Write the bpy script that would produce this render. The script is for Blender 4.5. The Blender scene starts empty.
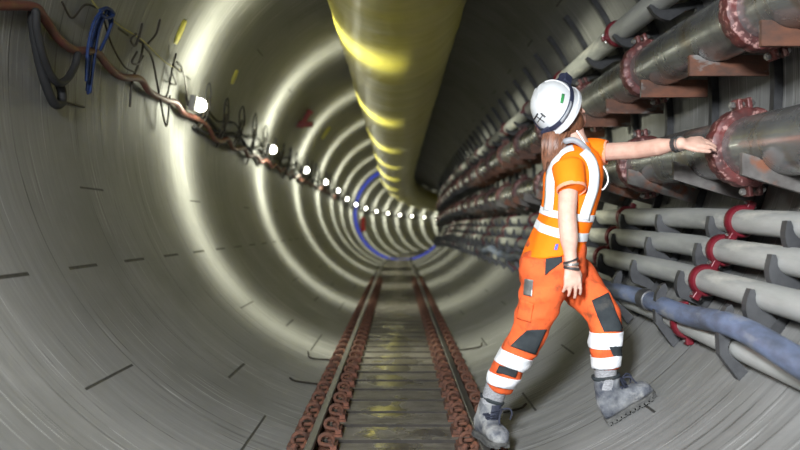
import bpy, bmesh, math, random
import numpy as np
from mathutils import Vector, Matrix, noise
from mathutils.bvhtree import BVHTree
random.seed(7)
C = bpy.context.scene.collection
SC = bpy.context.scene
F = 760.0                      # focal length in pixels of an 800 px wide frame
VX, VY = 397.0, 226.0          # where the tunnel axis vanishes
CAMZ = 1.0                     # camera height above the rail heads
R, CX, ZC = 1.83, 0.03, 1.70   # lining radius, centre
PI = math.pi

# ---------------------------------------------------------------- the tunnel's line
_d = np.arange(-8.0, 90.0, 0.1)
_z = np.interp(_d, [-8, 20, 24, 28, 34, 50, 90], [0, 0, -.11, -.2, -.3, -.43, -.6])
_k = np.ones(25) / 25
_z = np.convolve(np.pad(_z, 12, mode='edge'), _k, mode='valid')
def off(d):
    x = 0.0 if d < 24 else (d - 24) ** 2 / 199.0
    return x, float(np.interp(d, _d, _z))
def yaw(d):
    return 0.0 if d < 24 else -math.atan((d - 24) * 2 / 199.0)
def poff(d):                                   # the pipes dip a little towards the near end
    return float(np.interp(d, [0, 2, 3, 4, 5.2, 7, 90], [-.17, -.10, -.06, -.022, 0, .01, .01]))
def at(x, z, d):
    ox, oz = off(d)
    return Vector((x + ox, d, z + oz))
def W(px, py, d):
    return Vector(((px - VX) * d / F, d, CAMZ + (VY - py) * d / F))
def wall_pt(px, py, inset=0.0):
    a, b = (px - VX) / F, (VY - py) / F
    r = R - inset
    cz = ZC - CAMZ
    A = a * a + b * b; B = -2 * (a * CX + b * cz); Cc = CX * CX + cz * cz - r * r
    t = (-B + math.sqrt(B * B - 4 * A * Cc)) / (2 * A)
    return Vector((a * t, t, CAMZ + b * t))
def ring_pt(phi, inset, d):                    # phi from the +x side, counter-clockwise
    return at(CX + (R - inset) * math.cos(phi), ZC + (R - inset) * math.sin(phi), d)

ONES = "zeroth first second third fourth fifth sixth seventh eighth ninth tenth eleventh twelfth thirteenth fourteenth fifteenth sixteenth seventeenth eighteenth nineteenth".split()
TENS = ["", "", "twenty", "thirty", "forty", "fifty", "sixty", "seventy", "eighty", "ninety"]
TENTH = ["", "", "twentieth", "thirtieth", "fortieth", "fiftieth", "sixtieth", "seventieth", "eightieth", "ninetieth"]
def ordn(n):
    if n >= 100:
        r = n - 100
        return "hundredth" if r == 0 else "hundred-and-" + ordn(r)
    if n < 20: return ONES[n]
    if n % 10 == 0: return TENTH[n // 10]
    return TENS[n // 10] + "-" + ONES[n % 10]

# ---------------------------------------------------------------- mesh helpers
class MB:
    def __init__(s): s.v, s.f = [], []
    def add(s, vs, fs):
        b = len(s.v); s.v += [Vector(p) for p in vs]; s.f += [tuple(i + b for i in f) for f in fs]
    def box(s, c, size, rot=None):
        c = Vector(c); hx, hy, hz = [k / 2 for k in size]
        vs = [Vector((x, y, z)) for x in (-hx, hx) for y in (-hy, hy) for z in (-hz, hz)]
        if rot is not None: vs = [rot @ p for p in vs]
        s.add([c + p for p in vs], [(0, 1, 3, 2), (4, 6, 7, 5), (0, 4, 5, 1), (2, 3, 7, 6), (0, 2, 6, 4), (1, 5, 7, 3)])
    def loft(s, rings, cap=True):
        n = len(rings[0]); vs = [p for r in rings for p in r]; fs = []
        for i in range(len(rings) - 1):
            for j in range(n):
                a, b = i * n + j, i * n + (j + 1) % n
                fs.append((a, b, b + n, a + n))
        if cap:
            fs.append(tuple(range(n - 1, -1, -1))); m = (len(rings) - 1) * n
            fs.append(tuple(range(m, m + n)))
        s.add(vs, fs)
    def tube(s, pts, rad, n=8, round_ends=False):
        pts = [Vector(p) for p in pts]
        if not hasattr(rad, '__len__'): rad = [rad] * len(pts)
        rad = list(rad)
        if round_ends:
            d0 = (pts[0] - pts[1]).normalized(); d1 = (pts[-1] - pts[-2]).normalized()
            r0, r1 = rad[0], rad[-1]
            pre = [(pts[0] + d0 * r0 * k, r0 * math.sqrt(max(0, 1 - k * k))) for k in (.97, .8, .45)]
            post = [(pts[-1] + d1 * r1 * k, r1 * math.sqrt(max(0, 1 - k * k))) for k in (.45, .8, .97)]
            pts = [p for p, _ in pre] + pts + [p for p, _ in post]
            rad = [r for _, r in pre] + rad + [r for _, r in post]
        rings = []; u = None
        for i, p in enumerate(pts):
            t = (pts[min(i + 1, len(pts) - 1)] - pts[max(i - 1, 0)]).normalized()
            if u is None:
                u = t.orthogonal().normalized()
            else:
                u = (u - t * u.dot(t)).normalized()
            w = t.cross(u)
            rings.append([p + u * rad[i] * math.cos(2 * PI * k / n) + w * rad[i] * math.sin(2 * PI * k / n) for k in range(n)])
        s.loft(rings)
    def ell(s, c, ax, rad, nu=16, nv=10):          # ellipsoid with axes ax (3 vectors)
        c = Vector(c); rings = []
        for i in range(1, nv):
            th = PI * i / nv
            rings.append([c + ax[2] * rad[2] * math.cos(th) + ax[0] * rad[0] * math.sin(th) * math.cos(2 * PI * k / nu)
                          + ax[1] * rad[1] * math.sin(th) * math.sin(2 * PI * k / nu) for k in range(nu)])
        s.loft(rings)
    def prism(s, poly, v):                          # planar polygon extruded by v
        n = len(poly); poly = [Vector(p) for p in poly]; v = Vector(v)
        s.add(poly + [p + v for p in poly], [tuple(range(n - 1, -1, -1)), tuple(range(n, 2 * n))] +
              [(i, (i + 1) % n, n + (i + 1) % n, n + i) for i in range(n)])
    def mesh(s, name, mat=None, smooth=True, origin=(0, 0, 0), angle=40):
        me = bpy.data.meshes.new(name); o = Vector(origin)
        me.from_pydata([p - o for p in s.v], [], s.f); me.validate(); me.update()
        bm = bmesh.new(); bm.from_mesh(me); bmesh.ops.recalc_face_normals(bm, faces=bm.faces)
        if smooth:
            for f in bm.faces: f.smooth = True
            for e in bm.edges:
                if len(e.link_faces) == 2 and e.calc_face_angle(0) > math.radians(angle): e.smooth = False
        bm.to_mesh(me); bm.free()
        if mat: me.materials.append(mat)
        return me
    def build(s, name, mat=None, parent=None, origin=(0, 0, 0), smooth=True, bevel=0, angle=40):
        ob = bpy.data.objects.new(name, s.mesh(name, mat, smooth, origin, angle)); C.objects.link(ob)
        if parent is not None: ob.parent = parent
        else: ob.location = origin
        if bevel:
            m = ob.modifiers.new('bevel', 'BEVEL'); m.width = bevel; m.segments = 2; m.limit_method = 'ANGLE'
        return ob
def tag(o, label=None, cat=None, group=None, kind=None):
    if label: o['label'] = label
    if cat: o['category'] = cat
    if group: o['group'] = group
    if kind: o['kind'] = kind
    return o
def empty(name, loc, label=None, cat=None, group=None):
    o = bpy.data.objects.new(name, None); o.location = loc; o.empty_display_size = .05; C.objects.link(o)
    return tag(o, label, cat, group)
def copy_tree(o, parent=None):
    c = o.copy(); C.objects.link(c)
    if parent is not None: c.parent = parent
    for ch in list(o.children): copy_tree(ch, c)
    return c
def smooth_path(pts, n=8):                          # Catmull-Rom
    P = [Vector(p) for p in pts]; P = [P[0] * 2 - P[1]] + P + [P[-1] * 2 - P[-2]]
    out = []
    for i in range(1, len(P) - 2):
        a, b, c, d = P[i - 1:i + 3]
        for k in range(n):
            t = k / n
            out.append(.5 * ((2 * b) + (c - a) * t + (2 * a - 5 * b + 4 * c - d) * t * t + (3 * b - a - 3 * c + d) * t ** 3))
    out.append(P[-2]); return out

# ---------------------------------------------------------------- materials
def nmat(name, c1, c2=None, rough=.6, metal=0., scale=(6, 6, 6), lo=.35, hi=.65, bump=0., bscale=None, rough2=None, detail=6, coord='Object', c3=None, s3=(3, 3, 3), t3=(.55, .7), spec=.5, coat=0, rnd=False):
    m = bpy.data.materials.new(name); m.use_nodes = True; nt = m.node_tree; N = nt.nodes; L = nt.links
    b = N['Principled BSDF']; b.inputs['Roughness'].default_value = rough; b.inputs['Metallic'].default_value = metal
    b.inputs['Specular IOR Level'].default_value = spec; b.inputs['Coat Weight'].default_value = coat
    b.inputs['Base Color'].default_value = (*c1, 1)
    if c2 is None: return m
    tc = N.new('ShaderNodeTexCoord'); src = tc.outputs[coord]
    if rnd:
        oi = N.new('ShaderNodeObjectInfo'); mu = N.new('ShaderNodeVectorMath'); mu.operation = 'MULTIPLY_ADD'
        L.new(src, mu.inputs[0]); mu.inputs[1].default_value = (1, 1, 1)
        sc = N.new('ShaderNodeMath'); sc.operation = 'MULTIPLY'; sc.inputs[1].default_value = 37.0
        L.new(oi.outputs['Random'], sc.inputs[0]); L.new(sc.outputs[0], mu.inputs[2]); src = mu.outputs[0]
    def noi(scl, det=detail):
        mp = N.new('ShaderNodeMapping'); mp.inputs['Scale'].default_value = scl; L.new(src, mp.inputs['Vector'])
        n = N.new('ShaderNodeTexNoise'); n.inputs['Scale'].default_value = 1; n.inputs['Detail'].default_value = det
        n.inputs['Roughness'].default_value = .62; L.new(mp.outputs[0], n.inputs['Vector']); return n.outputs[0]
    n1 = noi(scale)
    rp = N.new('ShaderNodeMapRange'); rp.inputs['From Min'].default_value = lo; rp.inputs['From Max'].default_value = hi; L.new(n1, rp.inputs[0])
    mx = N.new('ShaderNodeMix'); mx.data_type = 'RGBA'; mx.inputs[6].default_value = (*c1, 1); mx.inputs[7].default_value = (*c2, 1)
    L.new(rp.outputs[0], mx.inputs[0]); col = mx.outputs[2]
    if c3 is not None:
        n3 = noi(s3); r3 = N.new('ShaderNodeMapRange'); r3.inputs['From Min'].default_value = t3[0]; r3.inputs['From Max'].default_value = t3[1]; L.new(n3, r3.inputs[0])
        m3 = N.new('ShaderNodeMix'); m3.data_type = 'RGBA'; L.new(r3.outputs[0], m3.inputs[0]); L.new(col, m3.inputs[6]); m3.inputs[7].default_value = (*c3, 1); col = m3.outputs[2]
    L.new(col, b.inputs['Base Color'])
    if rough2 is not None:
        rr = N.new('ShaderNodeMapRange'); rr.inputs['To Min'].default_value = rough; rr.inputs['To Max'].default_value = rough2
        L.new(rp.outputs[0], rr.inputs[0]); L.new(rr.outputs[0], b.inputs['Roughness'])
    if bump:
        nb = noi(bscale or scale); bp = N.new('ShaderNodeBump'); bp.inputs['Strength'].default_value = bump; bp.inputs['Distance'].default_value = .01
        L.new(nb, bp.inputs['Height']); L.new(bp.outputs[0], b.inputs['Normal'])
    return m
def emit_mat(name, col, s):
    m = bpy.data.materials.new(name); m.use_nodes = True; b = m.node_tree.nodes['Principled BSDF']
    b.inputs['Base Color'].default_value = (*col, 1); b.inputs['Emission Color'].default_value = (*col, 1); b.inputs['Emission Strength'].default_value = s
    return m

def lining_material():
    m = bpy.data.materials.new('concrete_lining'); m.use_nodes = True; nt = m.node_tree; N = nt.nodes; L = nt.links
    b = N['Principled BSDF']; b.inputs['Specular IOR Level'].default_value = .45
    uv = N.new('ShaderNodeUVMap'); sp = N.new('ShaderNodeSeparateXYZ'); L.new(uv.outputs[0], sp.inputs[0])
    U, V = sp.outputs[0], sp.outputs[1]
    def M(op, a, b_=None, c=None):
        n = N.new('ShaderNodeMath'); n.operation = op
        for i, x in enumerate((a, b_, c)):
            if x is None: continue
            if isinstance(x, (int, float)): n.inputs[i].default_value = x
            else: L.new(x, n.inputs[i])
        return n.outputs[0]
    def NZ(su, sv, det=5, off_=0.0, rough=.6):
        cb = N.new('ShaderNodeCombineXYZ'); L.new(M('MULTIPLY', U, su), cb.inputs[0]); L.new(M('MULTIPLY_ADD', V, sv, off_), cb.inputs[1]); cb.inputs[2].default_value = off_
        n = N.new('ShaderNodeTexNoise'); n.inputs['Scale'].default_value = 1; n.inputs['Detail'].default_value = det; n.inputs['Roughness'].default_value = rough
        L.new(cb.outputs[0], n.inputs['Vector']); return n.outputs[0]
    def RM(x, a, b_, c=0., d=1., smooth=False):
        n = N.new('ShaderNodeMapRange'); n.inputs[1].default_value = a; n.inputs[2].default_value = b_; n.inputs[3].default_value = c; n.inputs[4].default_value = d
        if smooth: n.interpolation_type = 'SMOOTHSTEP'
        L.new(x, n.inputs[0]); return n.outputs[0]
    def MIX(f, a, b_):
        n = N.new('ShaderNodeMix'); n.data_type = 'RGBA'
        if isinstance(f, (int, float)): n.inputs[0].default_value = f
        else: L.new(f, n.inputs[0])
        for i, x in ((6, a), (7, b_)):
            if isinstance(x, tuple): n.inputs[i].default_value = (*x, 1)
            else: L.new(x, n.inputs[i])
        return n.outputs[2]
    streak = NZ(26, .9, 5); fine = NZ(110, 2.2, 4, 3.0); blot = NZ(1.1, 1.3, 6, 9.0); panel = NZ(1.316, .18, 0, 20.)
    col = MIX(RM(streak, .2, .8), (.125, .125, .122), (.275, .273, .265))
    col = MIX(M('MULTIPLY', RM(fine, .35, .7), .25), col, (.10, .10, .096))
    col = MIX(M('MULTIPLY', RM(blot, .42, .7, smooth=True), .55), col, (.10, .099, .088))
    # ring to ring tone
    fl = M('FLOOR', M('DIVIDE', U, .735)); wn = N.new('ShaderNodeTexWhiteNoise'); wn.noise_dimensions = '1D'; L.new(fl, wn.inputs['W'])
    col = MIX(RM(wn.outputs[0], 0, 1, 0, .3), col, (.11, .11, .105))
    # pale scrapes along the rings
    scr = NZ(60, .55, 3, 31.0); scrm = M('MULTIPLY', RM(scr, .625, .65), RM(NZ(3, 2.2, 2, 50.), .42, .55))
    col = MIX(M('MULTIPLY', scrm, .5), col, (.5, .5, .49))
    scd = NZ(45, .5, 3, 71.0); scdm = M('MULTIPLY', RM(scd, .62, .65), RM(NZ(2, 2.6, 2, 90.), .40, .52))
    col = MIX(M('MULTIPLY', scdm, .8), col, (.05, .048, .042))
    # ring joints
    fr = M('FRACT', M('DIVIDE', U, .735)); jd = M('ABSOLUTE', M('SUBTRACT', fr, .5)); joint = RM(jd, .4925, .497)
    jmod = RM(NZ(.9, 1.4, 3, 13.), .38, .55, .25, 1.)
    joint = M('MULTIPLY', joint, jmod)
    col = MIX(joint, col, (.07, .068, .062))
    # short open grooves lying along the tunnel, in rows
    def dashes(v0, shift, frac, thick, per):
        a = M('FRACT', M('DIVIDE', M('ADD', U, shift), per)); on = M('LESS_THAN', a, frac)
        dv = M('ABSOLUTE', M('SUBTRACT', V, v0)); return M('MULTIPLY', on, RM(dv, thick * 1.3, thick * .7))
    D = None
    for v0, sh, fr_, th, per in ((-1.83 * 1.055, -.10, .46, .0085, .735), (-1.83 * .56, .0, .2, .008, 2.205), (-1.83 * .40, .45, .3, .006, 2.94),
                            (-1.83 * 1.86, .3, .13, .007, 1.47), (-1.83 * 2.22, .9, .14, .006, 2.205), (-1.83 * 1.3, .1, .15, .006, 2.205), (-1.83 * .75, .55, .18, .006, 2.94),
                            (1.83 * 2.3, .1, .2, .008, 1.47), (1.83 * .62, .3, .25, .006, 1.47), (1.83 * .4, .2, .2, .006, 2.205)):
        dd = dashes(v0, sh, fr_, th, per); D = dd if D is None else M('MAXIMUM', D, dd)
    col = MIX(D, col, (.03, .029, .026))
    L.new(col, b.inputs['Base Color'])
    L.new(RM(streak, .3, .7, .5, .72), b.inputs['Roughness'])
    h = M('ADD', M('MULTIPLY', streak, .5), M('MULTIPLY', fine, .15)); h = M('SUBTRACT', h, M('ADD', M('MULTIPLY', D, 1.2), M('MULTIPLY', joint, .8)))
    bp = N.new('ShaderNodeBump'); bp.inputs['Strength'].default_value = .3; bp.inputs['Distance'].default_value = .012
    L.new(h, bp.inputs['Height']); L.new(bp.outputs[0], b.inputs['Normal'])
    return m

M_ = dict(
    rust=nmat('rusty_iron', (.12, .042, .02), (.035, .016, .01), .8, .0, (22, 22, 22), bump=.5, c3=(.19, .065, .036), s3=(9, 9, 9)),
    rustplate=nmat('rusty_plate', (.19, .075, .042), (.08, .045, .034), .65, .2, (7, 7, 14), bump=.25, c3=(.2, .19, .18), s3=(4, 30, 9), t3=(.56, .62), rnd=True),
    greyplate=nmat('scuffed_grey_plate', (.17, .16, .15), (.08, .07, .065), .6, .3, (9, 9, 9), bump=.3, c3=(.2, .08, .045), s3=(5, 20, 5), t3=(.52, .6), rnd=True),
    bigpipe=nmat('worn_steel_pipe', (.42, .43, .435), (.22, .22, .215), .2, .8, (3.5, 5, 3.5), .35, .7, .03, (30, 5, 30), .36, c3=(.26, .19, .11), s3=(1.2, 7, 2.5), t3=(.55, .75)),
    smallpipe=nmat('dull_galvanised_pipe', (.42, .425, .41), (.28, .285, .27), .45, .2, (9, 1.5, 9), bump=.05, rough2=.62, c3=(.55, .54, .49), s3=(6, 1.5, 6), t3=(.55, .68)),
    bluehose=nmat('blue_grey_hose', (.15, .19, .30), (.06, .07, .095), .5, 0, (8, 3, 8), .38, .62, .2, (30, 9, 30), c3=(.24, .25, .27), s3=(12, 4, 12)),
    coupling=nmat('red_painted_iron', (.13, .03, .027), (.05, .018, .017), .5, .1, (14, 14, 14), bump=.4, c3=(.34, .19, .17), s3=(34, 34, 34), t3=(.55, .62), rnd=True),
    redclamp=nmat('bright_red_clamp', (.15, .007, .016), (.09, .007, .012), .4, .1, (12, 12, 12), bump=.1),
    bolt=nmat('zinc_bolt', (.42, .41, .39), (.2, .19, .18), .4, .8, (30, 30, 30)),
    rack=nmat('grey_galvanised_bracket', (.095, .096, .10), (.055, .056, .06), .5, .5, (8, 8, 8), bump=.12, rnd=True),
    rackdark=nmat('dark_steel_channel', (.075, .077, .08), (.04, .04, .042), .55, .5, (8, 8, 8), bump=.1),
    rail=nmat('rail_steel', (.11, .105, .095), (.06, .053, .047), .36, .5, (30, 2, 30), bump=.1),
    duct=nmat('yellow_duct_sheet', (.50, .43, .06), (.40, .36, .07), .28, 0, (2.5, 6, 2.5), .3, .7, .12, (3, 22, 3), .4, spec=.7),
    ductband=nmat('grey_duct_band', (.26, .25, .2), (.2, .19, .15), .45, .3, (8, 8, 8)),
    black=nmat('black_rubber', (.008, .008, .009), (.014, .014, .015), .75, 0, (9, 9, 9)),
    wire=nmat('dark_bent_steel', (.025, .022, .018), (.05, .04, .03), .6, .3, (20, 20, 20)),
    redhose=nmat('faded_red_hose', (.15, .042, .033), (.10, .05, .035), .6, 0, (9, 9, 9), c3=(.16, .105, .045), s3=(5, 5, 5)),
    blue=nmat('blue_rope', (.006, .03, .13), (.004, .016, .07), .7, 0, (40, 40, 40), bump=.4),
    string=nmat('yellow_string', (.4, .36, .12), (.3, .27, .1), .7, 0, (20, 20, 20)),
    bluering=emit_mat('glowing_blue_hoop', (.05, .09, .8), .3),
    redpaint=nmat('dull_red_paint', (.25, .02, .02), (.16, .02, .02), .5, 0, (9, 9, 9)),
    ywmark=nmat('mark_yellow', (.6, .55, .08), (.4, .37, .08), .6, 0, (20, 20, 20)),
    lampbody=nmat('grey_lamp_body', (.22, .22, .21), (.15, .15, .14), .5, 0, (9, 9, 9)),
    lens=emit_mat('lit_lamp_lens', (1, .98, .9), 14.0),
    skin=nmat('skin', (.58, .37, .29), (.51, .30, .23), .55, 0, (30, 30, 30), spec=.35),
    hair=nmat('brown_hair', (.21, .085, .042), (.075, .03, .015), .5, 0, (160, 160, 9), .35, .65),
    shirt=nmat('orange_hi_vis', (1.0, .20, .004), (.95, .165, .004), .8, 0, (5, 5, 5), spec=.2, bump=.5, bscale=(13, 13, 8), detail=2),
    cuff=nmat('pale_cuff', (.85, .33, .2), (.75, .27, .15), .85, 0, (20, 20, 20), spec=.2),
    trouser=nmat('dirty_orange_cloth', (.74, .12, .03), (.60, .092, .026), .85, 0, (7, 7, 7), c3=(.2, .055, .022), s3=(16, 16, 13), t3=(.52, .72), spec=.2, bump=.6, bscale=(12, 12, 17)),
    band=nmat('reflective_white_band', (.76, .77, .78), (.64, .65, .67), .5, 0, (14, 14, 14), spec=.4),
    pad=nmat('charcoal_cloth', (.032, .038, .041), (.022, .026, .029), .85, 0, (18, 18, 18), c3=(.06, .057, .052), s3=(12, 12, 12), t3=(.56, .7), spec=.2),
    sock=nmat('grey_wool_sock', (.32, .32, .33), (.18, .18, .19), .95, 0, (90, 90, 200), bump=.5, spec=.1),
    boot=nmat('dusty_grey_leather', (.18, .184, .19), (.035, .04, .055), .75, 0, (13, 13, 13), .36, .64, .35, (50, 50, 50), c3=(.30, .295, .28), s3=(9, 9, 9), t3=(.5, .66)),
    sole=nmat('black_boot_sole', (.03, .03, .03), (.09, .088, .082), .8, 0, (15, 15, 15)),
    lace=nmat('navy_lace', (.02, .024, .045), (.012, .014, .024), .8, 0, (40, 40, 40)),
    helmet=nmat('white_helmet_shell', (.62, .63, .64), (.55, .56, .57), .38, 0, (12, 12, 12), c3=(.58, .57, .55), s3=(22, 22, 22), t3=(.64, .74)),
    navy=nmat('navy_strap', (.012, .016, .04), (.02, .024, .05), .6, 0, (30, 30, 30)),
    inkblack=nmat('black_ink', (.03, .03, .03)),
    green=nmat('green_sticker', (.03, .22, .06)),
    greyband=nmat('grey_neckband', (.30, .31, .33), (.22, .23, .25), .5, 0, (20, 20, 20)),
    white=nmat('white_plastic', (.85, .85, .85)),
    silver=nmat('silver_metal', (.6, .6, .58), (.4, .4, .39), .3, .9, (40, 40, 40)),
    bluetag=nmat('blue_tag', (.06, .1, .5)),
    eye=nmat('eye_white', (.7, .68, .65)), iris=nmat('eye_brown', (.06, .03, .015), rough=.2), lip=nmat('lip', (.45, .17, .14)),
)
def sleeper_material():
    m = nmat('wet_grey_sleeper', (.15, .138, .12), (.055, .047, .038), .4, 0, (9, 16, 9), .35, .65, .35, (40, 60, 40), c3=(.15, .14, .12), s3=(5, 14, 5), t3=(.52, .66), rnd=True)
    nt = m.node_tree; N = nt.nodes; L = nt.links; b = N['Principled BSDF']
    tc = N.new('ShaderNodeTexCoord'); sp = N.new('ShaderNodeSeparateXYZ'); L.new(tc.outputs['Object'], sp.inputs[0])
    ge = N.new('ShaderNodeNewGeometry'); gs = N.new('ShaderNodeSeparateXYZ'); L.new(ge.outputs['Position'], gs.inputs[0])
    ab = N.new('ShaderNodeMath'); ab.operation = 'ABSOLUTE'; L.new(sp.outputs[0], ab.inputs[0])
    nz = N.new('ShaderNodeTexNoise'); nz.inputs['Scale'].default_value = 4.5; L.new(ge.outputs['Position'], nz.inputs['Vector'])
    ad = N.new('ShaderNodeMath'); ad.operation = 'MULTIPLY_ADD'; ad.inputs[1].default_value = .9; L.new(nz.outputs[0], ad.inputs[0]); L.new(ab.outputs[0], ad.inputs[2])
    mr = N.new('ShaderNodeMapRange'); mr.inputs[1].default_value = .50; mr.inputs[2].default_value = .58; mr.inputs[3].default_value = .06; mr.inputs[4].default_value = .5; L.new(ad.outputs[0], mr.inputs[0])
    fr_ = N.new('ShaderNodeMapRange'); fr_.inputs[1].default_value = 7; fr_.inputs[2].default_value = 9; fr_.inputs[3].default_value = 0; fr_.inputs[4].default_value = .35; L.new(gs.outputs[1], fr_.inputs[0])
    rs = N.new('ShaderNodeMath'); rs.operation = 'ADD'; L.new(mr.outputs[0], rs.inputs[0]); L.new(fr_.outputs[0], rs.inputs[1]); L.new(rs.outputs[0], b.inputs['Roughness'])
    bp = [n for n in N if n.type == 'BUMP'][0]
    m2 = N.new('ShaderNodeMapRange'); m2.inputs[1].default_value = .50; m2.inputs[2].default_value = .58; m2.inputs[3].default_value = .02; m2.inputs[4].default_value = .4; L.new(ad.outputs[0], m2.inputs[0])
    L.new(m2.outputs[0], bp.inputs['Strength'])
    return m
M_['sleeper'] = sleeper_material()

# ================================================================ SETTING: lining
def build_lining():
    NA = 128; ds = [-6.0 + .5 * i for i in range(0, 170)]
    vs, fs, uvs = [], [], []
    for d in ds:
        for k in range(NA + 1):
            a = -PI + 2 * PI * k / NA
            # seam at the very top: angle measured from the downward direction
            ang = a - PI / 2
            vs.append(at(CX + R * math.cos(ang), ZC + R * math.sin(ang), d)); uvs.append((d + 20, a * R))
    n = NA + 1
    for i in range(len(ds) - 1):
        for k in range(NA):
            fs.append((i * n + k, i * n + k + 1, (i + 1) * n + k + 1, (i + 1) * n + k))
    me = bpy.data.meshes.new('wall_lining'); me.from_pydata(vs, [], fs)
    ul = me.uv_layers.new(name='UVMap')
    for p in me.polygons:
        p.use_smooth = True
        for li in p.loop_indices: ul.data[li].uv = uvs[me.loops[li].vertex_index]
    o = bpy.data.objects.new('wall_lining', me); C.objects.link(o)
    me.materials.append(lining_material())
    me.flip_normals()
    s = o.modifiers.new('thick', 'SOLIDIFY'); s.thickness = .22; s.offset = 1
    tag(o, 'curved grey concrete tunnel lining with ring joints', None, None, 'structure')
    # far bulkhead closing the bend
    d = ds[-1]; m = MB()
    m.prism([at(CX + (R + .1) * math.cos(t), ZC + (R + .1) * math.sin(t), d) for t in [2 * PI * k / 48 for k in range(48)]], (0, .2, 0))
    e = m.build('wall_end', nmat('dark_end', (.03, .03, .03))); tag(e, None, None, None, 'structure')
build_lining()

# ================================================================ track
def sweep(m, prof, d0, d1, step=.3):
    rings = []; n = int((d1 - d0) / step)
    for i in range(n + 1):
        d = d0 + (d1 - d0) * i / n; rings.append([at(x, z, d) for x, z in prof])
    m.loft(rings)
RH = .065
for side, nm in ((-1, 'left-hand'), (1, 'right-hand')):
    x0 = .40 * side; m = MB()
    prof = [(-.035, -RH), (.035, -RH), (.035, -RH + .008), (.008, -RH + .016), (.007, -.022), (.02, -.016), (.02, -.003), (.015, 0), (-.015, 0), (-.02, -.003), (-.02, -.016), (-.007, -.022), (-.008, -RH + .016), (-.035, -RH + .008)]
    sweep(m, [(x0 + a, b) for a, b in prof], .6, 48)
    o = m.build('rail', M_['rail'], origin=at(x0, -RH, .6), angle=25)
    tag(o, 'long steel rail on the side of the ' + ('lamps and the bare wall' if side < 0 else 'pipes and the worker'), 'rail', 'rails of the narrow track')
SP = .296; ST = -RH
def gap_shade_bed():  # thin dark sheet added under the sleepers, painting the shade of the gaps
    m = MB(); rings = []
    n = 14
    for i in range(130):
        d = .6 + 45 * i / 129
        xs = [-.5 + j / n for j in range(n + 1)]
        zb = [ZC - math.sqrt((R - .001) ** 2 - (x - CX) ** 2) for x in xs]
        rings.append([at(x, z + .002 + .0015 * math.sin(7 * x + 9 * d), d) for x, z in zip(xs, zb)])
    k = n + 1
    m.add([p for r in rings for p in r], [(i * k + j, i * k + j + 1, (i + 1) * k + j + 1, (i + 1) * k + j) for i in range(129) for j in range(n)])
    o = m.build('shade_sheet', nmat('painted_gap_shade', (.012, .010, .008), (.02, .015, .011), .7, 0, (9, 9, 9), bump=.3), origin=at(0, -.13, .6)); tag(o, 'dark sheet painted as shade in the gaps between the track sleepers', 'shade_sheet', None, 'stuff')
gap_shade_bed()
def sleeper_mesh():
    m = MB(); top = []; bot = []
    hw = .119; n = 14
    for i in range(n + 1):
        x = -.48 + .96 * i / n
        bz = ZC - math.sqrt((R - .003) ** 2 - (x - CX) ** 2)
        top.append((x, ST)); bot.append((x, min(bz, ST - .002)))
    poly = top + bot[::-1]
    m.prism([Vector((x, -hw, z - ST)) for x, z in poly], (0, 2 * hw, 0))
    me = m.mesh('track_sleeper', M_['sleeper'], smooth=False); me.materials.append(nmat('gap_shade_side', (.018, .015, .012), (.03, .024, .018), .8, 0, (20, 20, 20)))  # faces across the track painted dark, as shade in the gaps
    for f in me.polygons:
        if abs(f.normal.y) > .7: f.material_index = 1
    return me
def clip_mesh():
    m = MB()
    m.box((0, 0, .006), (.11, .15, .012))
    m.box((.034, 0, .022), (.03, .12, .022))
    pts = [Vector((-.04, .035, .012)), Vector((-.045, .03, .03))]
    for k in range(17):
        a = -2.9 + 5.4 * k / 16
        pts.append(Vector((-.004 + .034 * math.cos(a), .01 - .03 * k / 16, .046 + .033 * math.sin(a))))
    pts += [Vector((-.03, -.035, .04)), Vector((.03, -.05, .034))]
    m.tube(smooth_path(pts, 2), .0105, 8, True)
    m.tube([(.012, .052, .01), (.012, .052, .046)], .013, 8); m.tube([(.012, .052, .03), (.012, .052, .04)], .019, 6)
    return m.mesh('rail_clip', M_['rust'])
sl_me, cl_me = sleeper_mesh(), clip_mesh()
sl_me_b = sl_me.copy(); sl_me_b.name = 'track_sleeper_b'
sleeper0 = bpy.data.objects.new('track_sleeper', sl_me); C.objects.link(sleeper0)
bvm = sleeper0.modifiers.new('bevel', 'BEVEL'); bvm.width = .005; bvm.segments = 2; bvm.limit_method = 'ANGLE'
for x, fl in ((-.40 - .068, 1), (-.40 + .068, 0), (.40 - .068, 1), (.40 + .068, 0)):
    c = bpy.data.objects.new('rail_clip', cl_me); C.objects.link(c); c.parent = sleeper0
    c.location = (x, 0, 0); c.rotation_euler = (0, 0, PI if fl else 0)
    c['label'] = 'rusty red-brown rail clip'
plain0 = sleeper0.copy(); C.objects.link(plain0)
first_d = 3.02; NS = 118
used_plain = False
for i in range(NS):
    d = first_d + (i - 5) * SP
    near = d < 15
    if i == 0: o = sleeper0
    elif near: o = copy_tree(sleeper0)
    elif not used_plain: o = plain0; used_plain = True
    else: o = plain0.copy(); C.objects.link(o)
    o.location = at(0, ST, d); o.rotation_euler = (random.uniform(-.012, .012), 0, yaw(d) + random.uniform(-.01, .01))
    k = i - 6
    lab = ('grey wet track sleeper with rusty clips, ' + ordn(i + 1) + ' of the row from the camera end') if near else \
          ('small distant track sleeper between the rails, ' + ordn(i + 1) + ' of the row from the camera end')
    tag(o, lab, 'sleeper', 'sleepers under the narrow rails')

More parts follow.
